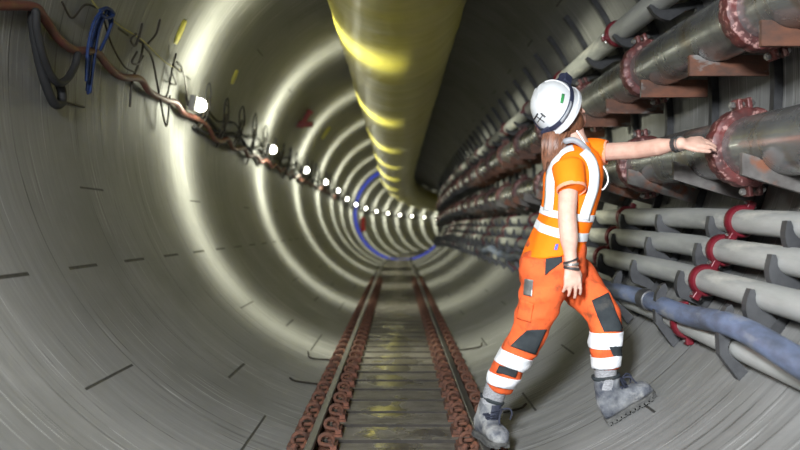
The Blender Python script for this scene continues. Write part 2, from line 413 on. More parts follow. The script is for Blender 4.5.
# ================================================================ duct
def build_duct():
    DR = .55; dc = 1.0 + 1.88
    root = empty('ventilation_duct', at(0, dc, .5), 'large yellow ventilation duct hanging along the tunnel crown', 'duct')
    m = MB(); rings = []
    d = -3.0
    while d < 60:
        r = DR * (1 + .006 * math.sin(d * 9) + .004 * math.sin(d * 23 + 1))
        sag = -.0 if d < 14 else -.05 * min(1, (d - 14) / 8)
        ring = []
        for k in range(64):
            a = 2 * PI * k / 64
            rr = r * (1 + .006 * math.cos(a * 5 + d * 2.1))
            ring.append(at(rr * math.cos(a), dc + sag + rr * math.sin(a), d))
        rings.append(ring); d += .09 if d < 16 else .2
    m.loft(rings); m.build('duct_skin', M_['duct'], root, origin=root.location)
    for d in [2.5 + 1.8 * k for k in range(20)]:
        for sx in (-1, 1):
            m = MB(); x = sx * .42; zt = ZC + math.sqrt(R * R - (x - CX) ** 2)
            m.tube([at(x, dc + .35, d), at(x, zt + .005, d)], .006, 6)
            m.build('hanger_wire', M_['wire'], root, origin=root.location)
build_duct()

# ================================================================ right-hand pipes
PIPES = dict(  # centre x, z (z above rail heads), radius
    top=(1.535, 2.335, .072), upper=(1.545, 1.965, .138), lower=(1.525, 1.39, .133),
    third=(1.585, 1.062, .056), fourth=(1.525, .925, .056), fifth=(1.44, .785, .056), sixth=(1.345, .59, .054))
def pipe_run(key, mat, label, name='slurry_pipe', d0=-.8, d1=52, ripple=0):
    x, z, r = PIPES[key]; m = MB(); rings = []; d = d0
    while d < d1:
        e = poff(d); o = at(x, z + e, d); a = yaw(d)
        rr = r
        rings.append([o + Vector((rr * math.cos(t) * math.cos(a), rr * math.cos(t) * math.sin(a), rr * math.sin(t))) for t in [2 * PI * k / 40 for k in range(40)]])
        d += .25 if d < 10 else .6
    m.loft(rings)
    o = m.build(name, mat, origin=at(x, z - r, d0)); return tag(o, label, 'pipe', 'pipes along the right-hand wall')
pipe_run('top', M_['smallpipe'], 'slim grey pipe running highest of all along the pipe wall', 'service_pipe')
pipe_run('upper', M_['bigpipe'], 'thick shiny steel pipe above the worker\'s outstretched arm')
pipe_run('lower', M_['bigpipe'], 'thick worn steel pipe whose red coupling the worker touches')
pipe_run('third', M_['smallpipe'], 'slim grey pipe just below the two thick steel pipes', 'service_pipe')
pipe_run('fourth', M_['smallpipe'], 'slim grey pipe, middle of the three below the thick pipes', 'service_pipe')
pipe_run('fifth', M_['smallpipe'], 'slim grey pipe directly above the blue hose', 'service_pipe')
pipe_run('sixth', M_['smallpipe'], 'slim grey pipe half hidden behind the blue hose', 'service_pipe')

# blue hose lying on the lowest arms
def build_hose():
    px = [(-1, 1.2), ]
    pts = []
    for d in [1.0 + .12 * i for i in range(90)]:
        wob = .018 * math.sin(d * 2.6 + .4) + .012 * math.sin(d * 5.1)
        x = 1.265 + .02 * math.sin(d * 2.2); z = .655 + poff(d) * .9 + wob
        pts.append(at(x, z, d))
    root = empty('blue_hose', pts[0], 'blue-grey flexible hose lying on the lowest bracket arms', 'hose')
    m = MB(); m.tube(pts, .046, 20); m.build('hose_body', M_['bluehose'], root, origin=root.location)
    for d in (3.97, 5.6):
        i = int((d - 1.0) / .12); a, b = pts[i], pts[i + 1]; t = (b - a).normalized()
        m = MB(); m.tube([a - t * .05, a - t * .045, a + t * .045, a + t * .05], [.046, .053, .053, .046], 24)
        m.build('hose_ferrule', M_['rack'], root, origin=root.location)
build_hose()

# couplings ---------------------------------------------------------------
def big_coupling(r, lug_ang):
    """local: pipe axis = y, centre at origin; returns an Empty with parts"""
    root = empty('pipe_coupling', (0, 0, 0))
    m = MB(); n = 96; prof = [(-.05, -.002), (-.05, .022), (-.042, .036), (-.03, .040), (.03, .040), (.042, .036), (.05, .022), (.05, -.002)]
    rings = []
    for y, e in prof: rings.append([])
    for k in range(n):
        a = 2 * PI * k / n
        blk = .0015 if (k % 6) in (1, 2, 3, 4) else -.0025
        for i, (y, e) in enumerate(prof):
            ee = e + (blk if e > .03 else 0)
            rings[i].append(Vector(((r + ee) * math.cos(a), y, (r + ee) * math.sin(a))))
    m.loft(rings, cap=False); m.add([], [])
    m.build('coupling_ring', M_['coupling'], root, angle=30)
    for la in (lug_ang, lug_ang + PI):
        u = Vector((math.cos(la), 0, math.sin(la))); t = Vector((-math.sin(la), 0, math.cos(la)))
        rot = Matrix((u, Vector((0, 1, 0)), t)).transposed()
        for s in (-1, 1):
            m = MB(); c = u * (r + .052) + t * s * .021
            m.box(c, (.056, .07, .022), rot)
            m.build('lug', M_['coupling'], root, bevel=.006, smooth=False)
        m = MB(); c = u * (r + .056)
        m.tube([c - t * .056, c + t * .056], .009, 8)
        for s in (-1, 1): m.tube([c + t * s * .034, c + t * s * .05], .016, 6)
        m.build('bolt', M_['bolt'], root)
    return root
def small_clamp(r, lug_ang):
    root = empty('pipe_clamp', (0, 0, 0))
    m = MB(); n = 40; rings = []
    for y, e in ((-.024, -.002), (-.024, .012), (-.014, .02), (.014, .02), (.024, .012), (.024, -.002)):
        rings.append([Vector(((r + e) * math.cos(2 * PI * k / n), y, (r + e) * math.sin(2 * PI * k / n))) for k in range(n)])
    m.loft(rings, cap=False); m.build('clamp_ring', M_['redclamp'], root)
    for la in (lug_ang, lug_ang + PI * .98):
        u = Vector((math.cos(la), 0, math.sin(la))); t = Vector((-math.sin(la), 0, math.cos(la)))
        rot = Matrix((u, Vector((0, 1, 0)), t)).transposed()
        m = MB(); m.box(u * (r + .026), (.042, .045, .034), rot); m.build('lug', M_['redclamp'], root, bevel=.004, smooth=False)
        m = MB(); c = u * (r + .03); m.tube([c - t * .03, c + t * .03], .006, 6); m.build('bolt', M_['bolt'], root)
    return root
def place_on_pipe(o, key, d):
    x, z, r = PIPES[key]; o.location = at(x, z + poff(d), d); o.rotation_euler = (-math.atan((poff(d + .1) - poff(d - .1)) / .2) * -1, 0, yaw(d))
cb = {'upper': big_coupling(PIPES['upper'][2], math.radians(108)), 'lower': big_coupling(PIPES['lower'][2], math.radians(98))}
for key, desc in (('upper', 'upper thick pipe'), ('lower', 'lower thick pipe')):
    for i in range(20):
        d = 3.2 + 1.44 * i + (0 if key == 'upper' else .11 - .08 * min(i, 1))
        o = cb[key] if i == 0 else copy_tree(cb[key])
        place_on_pipe(o, key, d)
        lab = f'rusty red bolted coupling on the {desc}, {ordn(i + 1)} from the camera'
        if i == 0: lab = 'rusty red coupling on the lower thick pipe under the worker\'s hand' if key == 'lower' else 'rusty red coupling on the upper thick pipe at the photo\'s top edge'
        tag(o, lab, 'coupling', 'bolted couplings of the thick pipes')
cs = {}
for key, desc, la in (('top', 'highest slim pipe', 200), ('third', 'slim pipe below the thick pipes', 62), ('fourth', 'middle slim pipe', 62), ('fifth', 'slim pipe above the blue hose', 62), ('sixth', 'slim pipe behind the blue hose', 100)):
    proto = small_clamp(PIPES[key][2], math.radians(la))
    for i in range(12):
        d = 3.53 + 1.74 * i + {'top': 1.75, 'third': -.03, 'fourth': 0.03, 'fifth': 0.02, 'sixth': 0}[key]
        o = proto if i == 0 else copy_tree(proto)
        place_on_pipe(o, key, d)
        tag(o, f'red clamp on the {desc}, {ordn(i + 1)} from the camera', 'clamp', 'red clamps of the slim pipes')

# racks -------------------------------------------------------------------
def arm_poly(key):
    x, z, r = PIPES[key]; c = Vector((x, 0, z)); ctr = Vector((CX, 0, ZC))
    e1 = (ctr - c).normalized(); e2 = Vector((0, 1, 0)).cross(e1)
    if e2.z < 0: e2 = -e2
    g = (R - .03) - (c - ctr).length
    P = [(-g, -r - .06), (-g, -r - .012), (-r - .02, -r - .004)]
    for k in range(9):
        a = math.radians(-125 + 105 * k / 8); P.append(((r + .002) * math.cos(a), (r + .002) * math.sin(a)))
    P += [(r + .012, -r * .12), (r + .026, -r * .2)]
    for k in range(6):
        a = math.radians(-22 - 60 * k / 5); q = r + .028 + .004 * k; P.append((q * math.cos(a), q * math.sin(a) - .004 * k))
    P += [(-g * .55, -r - .05)]
    return [c + e1 * a + e2 * b for a, b in P]
def plate_poly(key, slope, x0, x1, h):
    x, z, r = PIPES[key]; P = []
    zb = z - r - .018
    top = lambda xx: zb + .02 + slope * (xx - x) + (0.018)
    N_ = 30
    for i in range(N_ + 1):
        xx = x0 + (x1 - x0) * i / N_; tz = top(xx) + .012; dx = xx - x
        if abs(dx) < r: tz = min(tz, z - math.sqrt(r * r - dx * dx) - .002)
        P.append((xx, tz))
    for xx in (x1, x0): P.append((xx, top(xx) - h))
    return [Vector((a, 0, b)) for a, b in P]
def build_rack(single=False):
    root = None if single else empty('pipe_rack', (0, 0, 0))
    kids = []
    big = MB()
    def part(name, m, mat, dz):
        if single: big.add(m.v, m.f)
        else:
            o = m.build(name, mat, root, smooth=False); o['dz'] = dz
    m = MB(); rings = []
    for k in range(29):
        a = math.radians(-42 + 80 * k / 28)
        rr = [R - .004, R - .045]
        p0, p1 = [Vector((CX + q * math.cos(a), 0, ZC + q * math.sin(a))) for q in rr]
        rings.append([p0 + Vector((0, -.022, 0)), p1 + Vector((0, -.022, 0)), p1 + Vector((0, .022, 0)), p0 + Vector((0, .022, 0))])
    m.loft(rings); part('upright', m, M_['rackdark'], 0)
    for key in ('third', 'fourth', 'fifth'):
        m = MB(); m.prism([p + Vector((0, -.02, 0)) for p in arm_poly(key)], (0, .04, 0)); part('bracket_arm', m, M_['rack'], 1)
    # lowest arm carries the pipe and the hose in front of it
    x, z, r = PIPES['sixth']; ctr = Vector((CX, 0, ZC)); c = Vector((x, 0, z)); e1 = (ctr - c).normalized(); e2 = Vector((0, 1, 0)).cross(e1)
    if e2.z < 0: e2 = -e2
    g = (R - .03) - (c - ctr).length
    P = [(-g, -r - .062), (-g, -r - .01), (-.03, -r - .004), (.03, -r - .003), (.055, -r + .012), (.07, .0), (.10, .035), (.13, .085), (.15, .094), (.158, .075), (.15, .03), (.115, -.025), (.06, -r - .03), (-g * .5, -r - .052)]
    m = MB(); m.prism([c + e1 * a + e2 * b + Vector((0, -.02, 0)) for a, b in P], (0, .04, 0)); part('bracket_arm', m, M_['rack'], 1)
    x, z, r = PIPES['top']; m = MB(); m.prism([p + Vector((0, -.02, 0)) for p in arm_poly('top')], (0, .04, 0)); part('bracket_arm', m, M_['rackdark'], 1)
    m = MB(); m.prism([p + Vector((0, -.012, 0)) for p in plate_poly('upper', 0, 1.41, 1.795, .088)], (0, .024, 0)); part('cradle_plate', m, M_['rustplate'], 1)
    m = MB(); m.prism([p + Vector((0, -.012, 0)) for p in plate_poly('lower', -.3, 1.335, 1.80, .075)], (0, .024, 0)); part('cradle_plate', m, M_['greyplate'], 1)
    if single: return big.mesh('pipe_rack', M_['rackdark'], smooth=False)
    return root
rack0 = build_rack(); rack_far = build_rack(True)
RS = .725
for i in range(44):
    d = 2.95 - RS + RS * i
    if d < 16:
        o = rack0 if i == 0 else copy_tree(rack0)
        for ch in o.children:
            if ch.get('dz'): ch.location.z = poff(d)
    else:
        o = bpy.data.objects.new('pipe_rack', rack_far); C.objects.link(o)
    o.location = at(0, 0, d); o.rotation_euler = (0, 0, yaw(d))
    tag(o, f'curved steel pipe rack with bracket arms, {ordn(i + 1)} along the wall from the camera end', 'pipe rack', 'racks holding the pipes')

# ================================================================ left-hand wall: lamps, cables
LPHI = PI - math.radians(10.2); LINS = .14
lamp_root = None
def ies_light(name, energy, col, loc, rz=0, radius=.1):
    """a lamp that throws a flat fan of light across the tunnel and a soft wide glow back onto its own wall"""
    l = bpy.data.lights.new(name, 'POINT'); l.energy = energy; l.color = col; l.shadow_soft_size = radius
    l.use_nodes = True; nt = l.node_tree; N = nt.nodes; L = nt.links
    em = N['Emission']; tc = N.new('ShaderNodeTexCoord'); sp = N.new('ShaderNodeSeparateXYZ'); L.new(tc.outputs['Normal'], sp.inputs[0])
    def M(op, a, b=None, c=None):
        n = N.new('ShaderNodeMath'); n.operation = op
        for i, x in enumerate((a, b, c)):
            if x is None: continue
            if isinstance(x, (int, float)): n.inputs[i].default_value = x
            else: L.new(x, n.inputs[i])
        return n.outputs[0]
    dt = N.new('ShaderNodeVectorMath'); dt.operation = 'DOT_PRODUCT'; L.new(tc.outputs['Normal'], dt.inputs[0]); dt.inputs[1].default_value = tuple(-nin)
    k = N.new('ShaderNodeMapRange'); k.inputs[1].default_value = -.45; k.inputs[2].default_value = .9; L.new(dt.outputs['Value'], k.inputs[0]); k = k.outputs[0]
    sig = M('MULTIPLY_ADD', M('MULTIPLY', k, k), .95, .25)
    q = M('DIVIDE', sp.outputs[1], sig); g = M('EXPONENT', M('MULTIPLY', M('MULTIPLY', q, q), -1))
    amp = M('MULTIPLY_ADD', M('POWER', k, .8), -.965, 1.0)
    L.new(M('MULTIPLY', M('MULTIPLY_ADD', g, .98, .02), amp), em.inputs['Strength'])
    o = bpy.data.objects.new(name, l); o.location = loc; o.rotation_euler = (0, 0, rz); C.objects.link(o); return o
LAMP_E = 430.0
nin = Vector((-math.cos(LPHI), 0, -math.sin(LPHI))); tdn = Vector((math.sin(LPHI), 0, -math.cos(LPHI)))
def build_lamp():
    root = empty('bulkhead_lamp', (0, 0, 0))
    ydir = Vector((0, 1, 0)); rot = Matrix((nin, ydir, tdn)).transposed()
    m = MB(); m.box(-nin * .03, (.06, .20, .13), rot); m.build('lamp_housing', M_['lampbody'], root, bevel=.015, smooth=False)
    m = MB(); m.ell(nin * .012 - ydir * .0, (nin, ydir, tdn), (.05, .088, .055), 24, 12); m.build('lamp_lens', M_['lens'], root)
    m = MB()
    m.box(-nin * .075 + ydir * .02, (.05, .04, .04), rot); m.build('mount', M_['wire'], root, smooth=False)
    return root
lamp0 = build_lamp()
LD = [6.27 + 3.65 * k for k in range(-2, 14)]
for i, d in enumerate(LD):
    o = lamp0 if i == 0 else copy_tree(lamp0)
    o.location = ring_pt(LPHI, LINS, d); o.rotation_euler = (0, 0, yaw(d))
    if i < 2: lab = 'glowing wall lamp just beyond the photo\'s left edge' if i == 1 else 'glowing wall lamp behind the camera'
    else: lab = f'glowing oval wall lamp, {ordn(i - 1)} in the visible row from the camera end'
    tag(o, lab, 'lamp', 'row of wall lamps')
    if i > 0: ies_light('lamp_light', LAMP_E * (.22 if i == 1 else 1), (1, .99, .93) if i == 1 else (.99, 1, .78), ring_pt(LPHI, LINS + .17, d), yaw(d))

# faded red hose along the lamps
def red_hose():
    near = [(-30, 2), (0, 5), (34, 7), (44, 18), (58, 38), (74, 50), (96, 52), (108, 66), (122, 77), (140, 79), (150, 92), (166, 100), (176, 103), (184, 113), (198, 119)]
    pts = [wall_pt(x, y, .05) for x, y in near]
    d = pts[-1].y + .35; k = 0
    while d < 22:
        sag = .05 * abs(math.sin(k * 1.1))
        pts.append(ring_pt(LPHI + .06 + sag, .05, d)); d += .28; k += 1
    m = MB(); m.tube(smooth_path(pts, 6), .023, 10); o = m.build('red_hose', M_['redhose'], origin=pts[0])
    tag(o, 'faded red hose drooping along the lamp line on bare wall', 'hose')
red_hose()
def cable(name, px, inset, r, mat, label, cat, n=8, group=None):
    pts = [wall_pt(p[0], p[1], inset if len(p) < 3 else p[2]) for p in px]
    m = MB(); m.tube(smooth_path(pts, n), r, 10, True); o = m.build(name, mat, origin=pts[0]); return tag(o, label, cat, group)
cable('black_cable', [(33, 10), (33, 25), (38, 55), (45, 82), (54, 103), (61, 103), (62, 93), (60, 86)], .05, .024, M_['black'], 'thick black cable hanging in the longer loop below the red hose', 'cable', group='black cable loops')
cable('black_cable', [(36, 12), (37, 30), (45, 62), (56, 82), (66, 80), (74, 68), (78, 55)], .09, .02, M_['black'], 'thick black cable hanging in the shorter loop below the red hose', 'cable', group='black cable loops')
for k, (pts, lab) in enumerate(((([(98, 8), (85, 5), (72, 18), (62, 2)]), 'thin dark wire sagging between red hose and blue rope'), ([(104, 20), (112, 45), (124, 66), (134, 72)], 'thin dark wire hanging just right of the blue rope'))):
    cable('dark_wire', pts, .04, .006, M_['wire'], lab, 'wire', group='thin wires by the blue rope')
cable('yellow_string', [(90, -3), (98, 8), (120, 26), (143, 41), (165, 62), (180, 70)], .06, .005, M_['string'], 'thin yellowish string stretched from the blue rope to the hooks', 'string')
def blue_rope():
    root = empty('blue_rope', wall_pt(105, 12, .06), 'bunch of blue rope tied above the red hose', 'rope')
    strands = [[(105, 10), (97, 25), (91, 50), (87, 90)], [(107, 10), (99, 30), (94, 60), (90, 92)], [(103, 9), (94, 22), (88, 48), (86, 80)], [(108, 12), (110, 28), (103, 45), (99, 52)],
               [(110, 11), (112, 22), (106, 38), (100, 50)], [(100, 10), (108, 8), (114, 14), (108, 18), (101, 14), (104, 9)], [(101, 13), (96, 30), (89, 60), (88, 93)]]
    for i, s in enumerate(strands):
        pts = [wall_pt(x, y, .055 + .012 * (i % 3)) for x, y in s]; m = MB(); m.tube(smooth_path(pts, 6), .009, 7, True); m.build('rope_strand', M_['blue'], root, origin=root.location)
blue_rope()
# bent hooks
def px_hook(rods, label):
    p0 = wall_pt(*rods[0][0], .05); root = empty('bent_hook', p0, label, 'hook', 'bent steel hooks along the lamp line')
    for i, s in enumerate(rods):
        pts = [wall_pt(x, y, .04 + .02 * (i % 3)) for x, y in s]; m = MB(); m.tube(smooth_path(pts, 5), .008, 6, True)
        m.build('hook_rod' if i < 2 else 'wire_loop', M_['wire'], root, origin=p0)
px_hook([[(142, 24), (139, 40), (143, 44), (140, 60), (132, 82), (130, 106)], [(143, 44), (152, 58), (158, 88), (166, 126), (169, 108), (170, 96)], [(139, 36), (135, 46), (131, 40), (136, 34)], [(137, 52), (132, 62), (138, 64), (143, 56)], [(160, 20), (156, 34), (148, 44)]],
        'bent steel hook with a long V-shaped tail nearest the camera')
px_hook([[(176, 54), (172, 70), (168, 92), (165, 98)], [(178, 64), (182, 68), (186, 84), (187, 100)], [(177, 62), (181, 66), (181, 72), (174, 66)], [(172, 72), (176, 84), (171, 84)]],
        'bent steel hook just before the first visible lamp')
def gen_hook():
    root = empty('bent_hook', (0, 0, 0))
    up, inn, y = -tdn, nin, Vector((0, 1, 0))
    def P(a, b, c): return up * a + y * b + inn * c
    m = MB(); m.tube(smooth_path([P(.26, .05, 0), P(.22, 0, .02), P(.1, .02, .05), P(-.06, 0, .06), P(-.14, .05, .05), P(-.1, .09, .04)], 5), .009, 6, True); m.build('hook_rod', M_['wire'], root)
    m = MB(); m.tube(smooth_path([P(.2, -.06, .02), P(.12, -.1, .05), P(0, -.08, .06), P(-.1, -.04, .05)], 5), .008, 6, True); m.build('hook_rod', M_['wire'], root)
    m = MB(); m.tube(smooth_path([P(.1, .02, .05), P(0, -.1, .06), P(-.16, -.16, .05), P(-.26, -.1, .05), P(-.18, 0, .05), P(-.05, .05, .06)], 5), .007, 6, True); m.build('wire_loop', M_['black'], root)
    return root
gh = gen_hook(); k = 0
dd_ = 6.75
while dd_ < 36:
    if min(abs(dd_ - l) for l in LD) > .2:
        o = gh if k == 0 else copy_tree(gh); k += 1
        o.location = ring_pt(LPHI + random.uniform(-.03, .02), .03, dd_); o.rotation_euler = (0, 0, yaw(dd_)); o.scale = (1, random.uniform(.8, 1.5), random.uniform(.7, 1.2))
        tag(o, f'dark bent hook with a wire loop beyond the first lamp, {ordn(k)} along the row', 'hook', 'bent steel hooks along the lamp line')
    dd_ += .74
for nm, dphi, r, lab in (('black_cable', .035, .02, 'black cable sagging along the lamp line just under the lamps'), ('black_cable', .075, .016, 'lowest black cable sagging along the lamp line'), ('dark_wire', -.02, .01, 'dark wire running along just above the lamps')):
    pts = []; d = 6.6; k = 0
    while d < 50:
        pts.append(ring_pt(LPHI + dphi + .022 * math.sin(k * 1.7 + dphi * 90), .035, d)); d += .37; k += 1
    m = MB(); m.tube(smooth_path(pts, 3), r, 8); o = m.build(nm, M_['black'], origin=pts[0]); tag(o, lab, 'cable', 'cables along the lamp line')
# blue ring and red things far off
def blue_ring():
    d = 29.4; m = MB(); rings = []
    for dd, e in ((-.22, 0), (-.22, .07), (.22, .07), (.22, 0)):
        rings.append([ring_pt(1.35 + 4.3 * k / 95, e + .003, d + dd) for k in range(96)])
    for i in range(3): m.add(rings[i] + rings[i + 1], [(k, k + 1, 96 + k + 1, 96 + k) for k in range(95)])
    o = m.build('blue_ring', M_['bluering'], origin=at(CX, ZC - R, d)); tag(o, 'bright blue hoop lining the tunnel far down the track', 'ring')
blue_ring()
def red_valve():
    p = wall_pt(302, 125, .06); root = empty('wall_valve', p, 'dull red cross-shaped fitting on the wall above the second lamp', 'fitting')
    n = (Vector((CX, p.y, ZC)) - p).normalized(); t = Vector((0, 1, 0)).cross(n)
    if t.z < 0: t = -t
    s = p.y / F
    m = MB(); m.tube([p - Vector((13 * s, 0, 0)), p + Vector((11 * s, 0, .01))], .045, 12); m.build('cross_pipe', M_['redpaint'], root, origin=p)
    m = MB(); m.tube([p + t * 15 * s, p - t * 3 * s], .04, 12); m.tube([p + t * 14 * s, p + t * 17 * s], .055, 12); m.build('stem', M_['redpaint'], root, origin=p)
    m = MB(); m.tube([p, p - n * .07], .05, 12); m.build('wall_flange', M_['redpaint'], root, origin=p)
red_valve()
def extinguisher():
    d = 29.9; x = CX - (R - .16) * math.cos(.42); p = ring_pt(PI + .42, .14, d)
    root = empty('fire_extinguisher', p, 'red cylinder hanging on the wall under far lamps', 'extinguisher')
    m = MB(); m.tube([p, p + Vector((0, 0, .05)), p + Vector((0, 0, .5)), p + Vector((0, 0, .56)), p + Vector((0, 0, .58))], [.085, .095, .095, .06, .03], 16); m.build('cylinder_body', nmat('signal_red', (.6, .03, .02), rough=.4), root, origin=p)
    m = MB(); q = p + Vector((0, 0, .58)); m.tube([q, q + Vector((0, 0, .06))], .025, 8); m.tube([q + Vector((0, 0, .05)), q + Vector((.09, 0, .08))], .012, 6); m.build('valve_handle', M_['black'], root, origin=p)
    m = MB(); m.tube([p + Vector((-.07, 0, .3)), ring_pt(PI + .26, 0.0, d)], .02, 6); m.build('wall_bracket', M_['wire'], root, origin=p)
extinguisher()
def yellow_mark(px0, px1, w, label):  # thin yellow patch laid on the lining
    a, b = wall_pt(*px0, .002), wall_pt(*px1, .002); m = MB(); n = 8; top, bot = [], []
    vs = []; s = a.y / F
    for i in range(n + 1):
        t = i / n; x = px0[0] + (px1[0] - px0[0]) * t; y = px0[1] + (px1[1] - px0[1]) * t; ww = w * (.6 + .5 * math.sin(t * 2.6 + .3))
        vs += [wall_pt(x - ww, y - ww * .3, .003), wall_pt(x + ww, y + ww * .3, .003)]
    m.add(vs, [(2 * i, 2 * i + 1, 2 * i + 3, 2 * i + 2) for i in range(n)])
    o = m.build('yellow_mark', M_['ywmark'], origin=a); so = o.modifiers.new('t', 'SOLIDIFY'); so.thickness = .003
    tag(o, label, 'paint mark', 'yellow marks')
yellow_mark((185, 20), (175, 44), 2.2, 'yellow streak high on the lining above the hooks')
yellow_mark((237, 70), (232, 84), 1.6, 'yellow streak between first and second lamp')
yellow_mark((330, 127), (322, 139), 1.5, 'yellow streak to the right of the red fitting')
# loose steel pins on the floor of the lining
for (a, b, c_, lab) in (((308, 352), (311, 358), (332, 360), 'bent dark pin on the lining beside the left-hand rail, farther one'), ((290, 378), (296, 381), (318, 384), 'bent dark pin on the lining beside the left-hand rail, nearer one'),
                     ((482, 343), (479, 347), (459, 350), 'bent dark pin on the lining between rail and worker'), ((526, 404), (521, 408), (504, 412), 'bent dark pin on the lining behind the worker\'s rear boot'), ((57, 100), (62, 101), (84, 107), 'short dark rod on the wall below black cable loops')):
    m = MB(); m.tube(smooth_path([wall_pt(*a, .03), wall_pt(*b, .012), wall_pt(*c_, .008)], 4), .007, 6, True); o = m.build('steel_pin', M_['wire'], origin=wall_pt(*b, 0)); tag(o, lab, 'pin', 'loose pins in the lining')

# ================================================================ the worker
def V(*a): return Vector(a)
def finish(mb, voxel, smooth_it, fold=None):
    """one continuous surface out of overlapping volumes -> world-space mesh"""
    me = mb.mesh('tmp', None, True); ob = bpy.data.objects.new('tmp', me); C.objects.link(ob)
    r = ob.modifiers.new('r', 'REMESH'); r.mode = 'VOXEL'; r.voxel_size = voxel; r.use_smooth_shade = True
    s = ob.modifiers.new('s', 'SMOOTH'); s.factor = .5; s.iterations = smooth_it
    dg = bpy.context.evaluated_depsgraph_get(); out = bpy.data.meshes.new_from_object(ob.evaluated_get(dg))
    bpy.data.objects.remove(ob); bpy.data.meshes.remove(me)
    if fold:
        out.update()
        nr = [v.normal.copy() for v in out.vertices]
        for v, n in zip(out.vertices, nr): v.co += n * fold(v.co)
        out.update()
    return out
def link_world(me, name, mat, parent, root):
    """world-space mesh -> part under parent (parents only translate)"""
    me.name = name; me.transform(Matrix.Translation(-root.location)); me.materials.clear(); me.materials.append(mat)
    for p in me.polygons: p.use_smooth = True
    o = bpy.data.objects.new(name, me); C.objects.link(o); o.parent = parent; return o
def bvh_of(me): return BVHTree.FromPolygons([v.co.copy() for v in me.vertices], [tuple(p.vertices) for p in me.polygons])
EYE = V(0, 0, CAMZ)
def hit(bv, px, py, offs=.002):
    h = bv.ray_cast(EYE, (W(px, py, 1.0) - EYE).normalized())
    if h[0] is None: return None
    n = h[1] if h[1].dot(EYE - h[0]) > 0 else -h[1]
    return h[0] + n * offs
def ring2(c, ax, hw, hd, n=24, e=2.3):
    """ring round c across direction ax (in the picture's plane); hw across, hd towards the viewer"""
    ax = ax.normalized(); b = V(0, 1, 0); b = (b - ax * ax.dot(b)).normalized(); a = b.cross(ax); out = []
    for k in range(n):
        t = 2 * PI * k / n; ct, st = math.cos(t), math.sin(t)
        out.append(c + a * hw * math.copysign(abs(ct) ** (2 / e), ct) + b * hd * math.copysign(abs(st) ** (2 / e), st))
    return out
def limb(m, rows, cap=True, grow=0.0, e=2.2):
    """rows (px, py, d, half width px, half depth m)"""
    P = [W(a, b, d) for a, b, d, _, _ in rows]; rings = []
    for i, r in enumerate(rows):
        ax = P[min(i + 1, len(P) - 1)] - P[max(i - 1, 0)]
        rings.append(ring2(P[i], ax, r[3] * r[2] / F + grow, r[4] + grow, e=e))
    m.loft(rings, cap)
def slab(m, rows, grow=0.0, e=2.4):
    """rows (xl, yl, xr, yr, d, half depth)"""
    rings = []
    for xl, yl, xr, yr, d, hd in rows:
        a, b = W(xl, yl, d), W(xr, yr, d); c = (a + b) / 2; ax = V(0, 1, 0).cross(b - a)
        if ax.z > 0: ax = -ax
        rings.append(ring2(c, ax, (b - a).length / 2 + grow, hd + grow, 32, e))
    m.loft(rings)
def fold_fn(amp, freq, seed, stretch=(1, 1, 1)):
    s = V(seed, seed * 1.7, seed * .3)
    def fn(p):
        q = V(p.x * stretch[0], p.y * stretch[1], p.z * stretch[2]) * freq
        a = noise.noise(q + s); b = noise.noise(q * 2.3 + s)
        return amp * ((1 - 2.2 * abs(a)) * .7 + .35 * b)
    return fn

PD = 3.45
# ---- head frame
U = V(-.72, -.33, .58).normalized(); FW = V(.42, .78, .45); FW = (FW - U * FW.dot(U)).normalized(); RT = FW.cross(U)
BC = W(557.5, 109, PD); HC = BC - U * .050 + FW * .012

TORSO = [(566, 147, 590, 147, 3.45, .075), (556, 153, 596, 154, 3.45, .125), (549, 163, 600, 164, 3.45, .165), (545, 178, 600, 180, 3.44, .168), (544, 196, 598, 197, 3.44, .160),
         (542, 210, 594, 212, 3.44, .152), (538, 222, 589, 225, 3.44, .150), (533, 233, 585, 236, 3.44, .155), (527, 246, 582.5, 244, 3.44, .165), (522, 259, 581, 251, 3.44, .174)]
PELVIS = [(536, 232, 582, 234, 3.45, .135), (528, 246, 583, 246, 3.45, .162), (523, 258, 583, 256, 3.45, .172), (521, 272, 584, 270, 3.455, .172), (522, 284, 580, 280, 3.46, .15)]
LEG_R = [(548, 262, 3.37, 26, .090), (545, 280, 3.37, 25, .098), (540, 300, 3.38, 20.5, .094), (533, 320, 3.40, 17.5, .084), (528, 335, 3.42, 16.5, .080), (519, 350, 3.45, 15.5, .08), (510, 364, 3.49, 14.2, .078), (503, 377, 3.53, 13, .072), (498, 387, 3.55, 12.2, .068)]
LEG_L = [(560, 262, 3.53, 22, .090), (572, 276, 3.53, 22, .096), (585, 291, 3.49, 19.5, .092), (597, 305, 3.43, 17, .084), (604, 317, 3.405, 15.6, .080), (605.5, 332, 3.395, 14.8, .078), (605.5, 347, 3.39, 14.2, .075), (605.5, 358, 3.385, 12.8, .07), (605.5, 368, 3.385, 11.6, .064)]
SH_R, EL_R, WR_R = (569.5, 169, 3.30), (567, 214, 3.24), (571, 264, 3.24)
SH_L, EL_L, WR_L = (588, 153, 3.58), (640, 150, 3.40), (681, 143.5, 3.20)

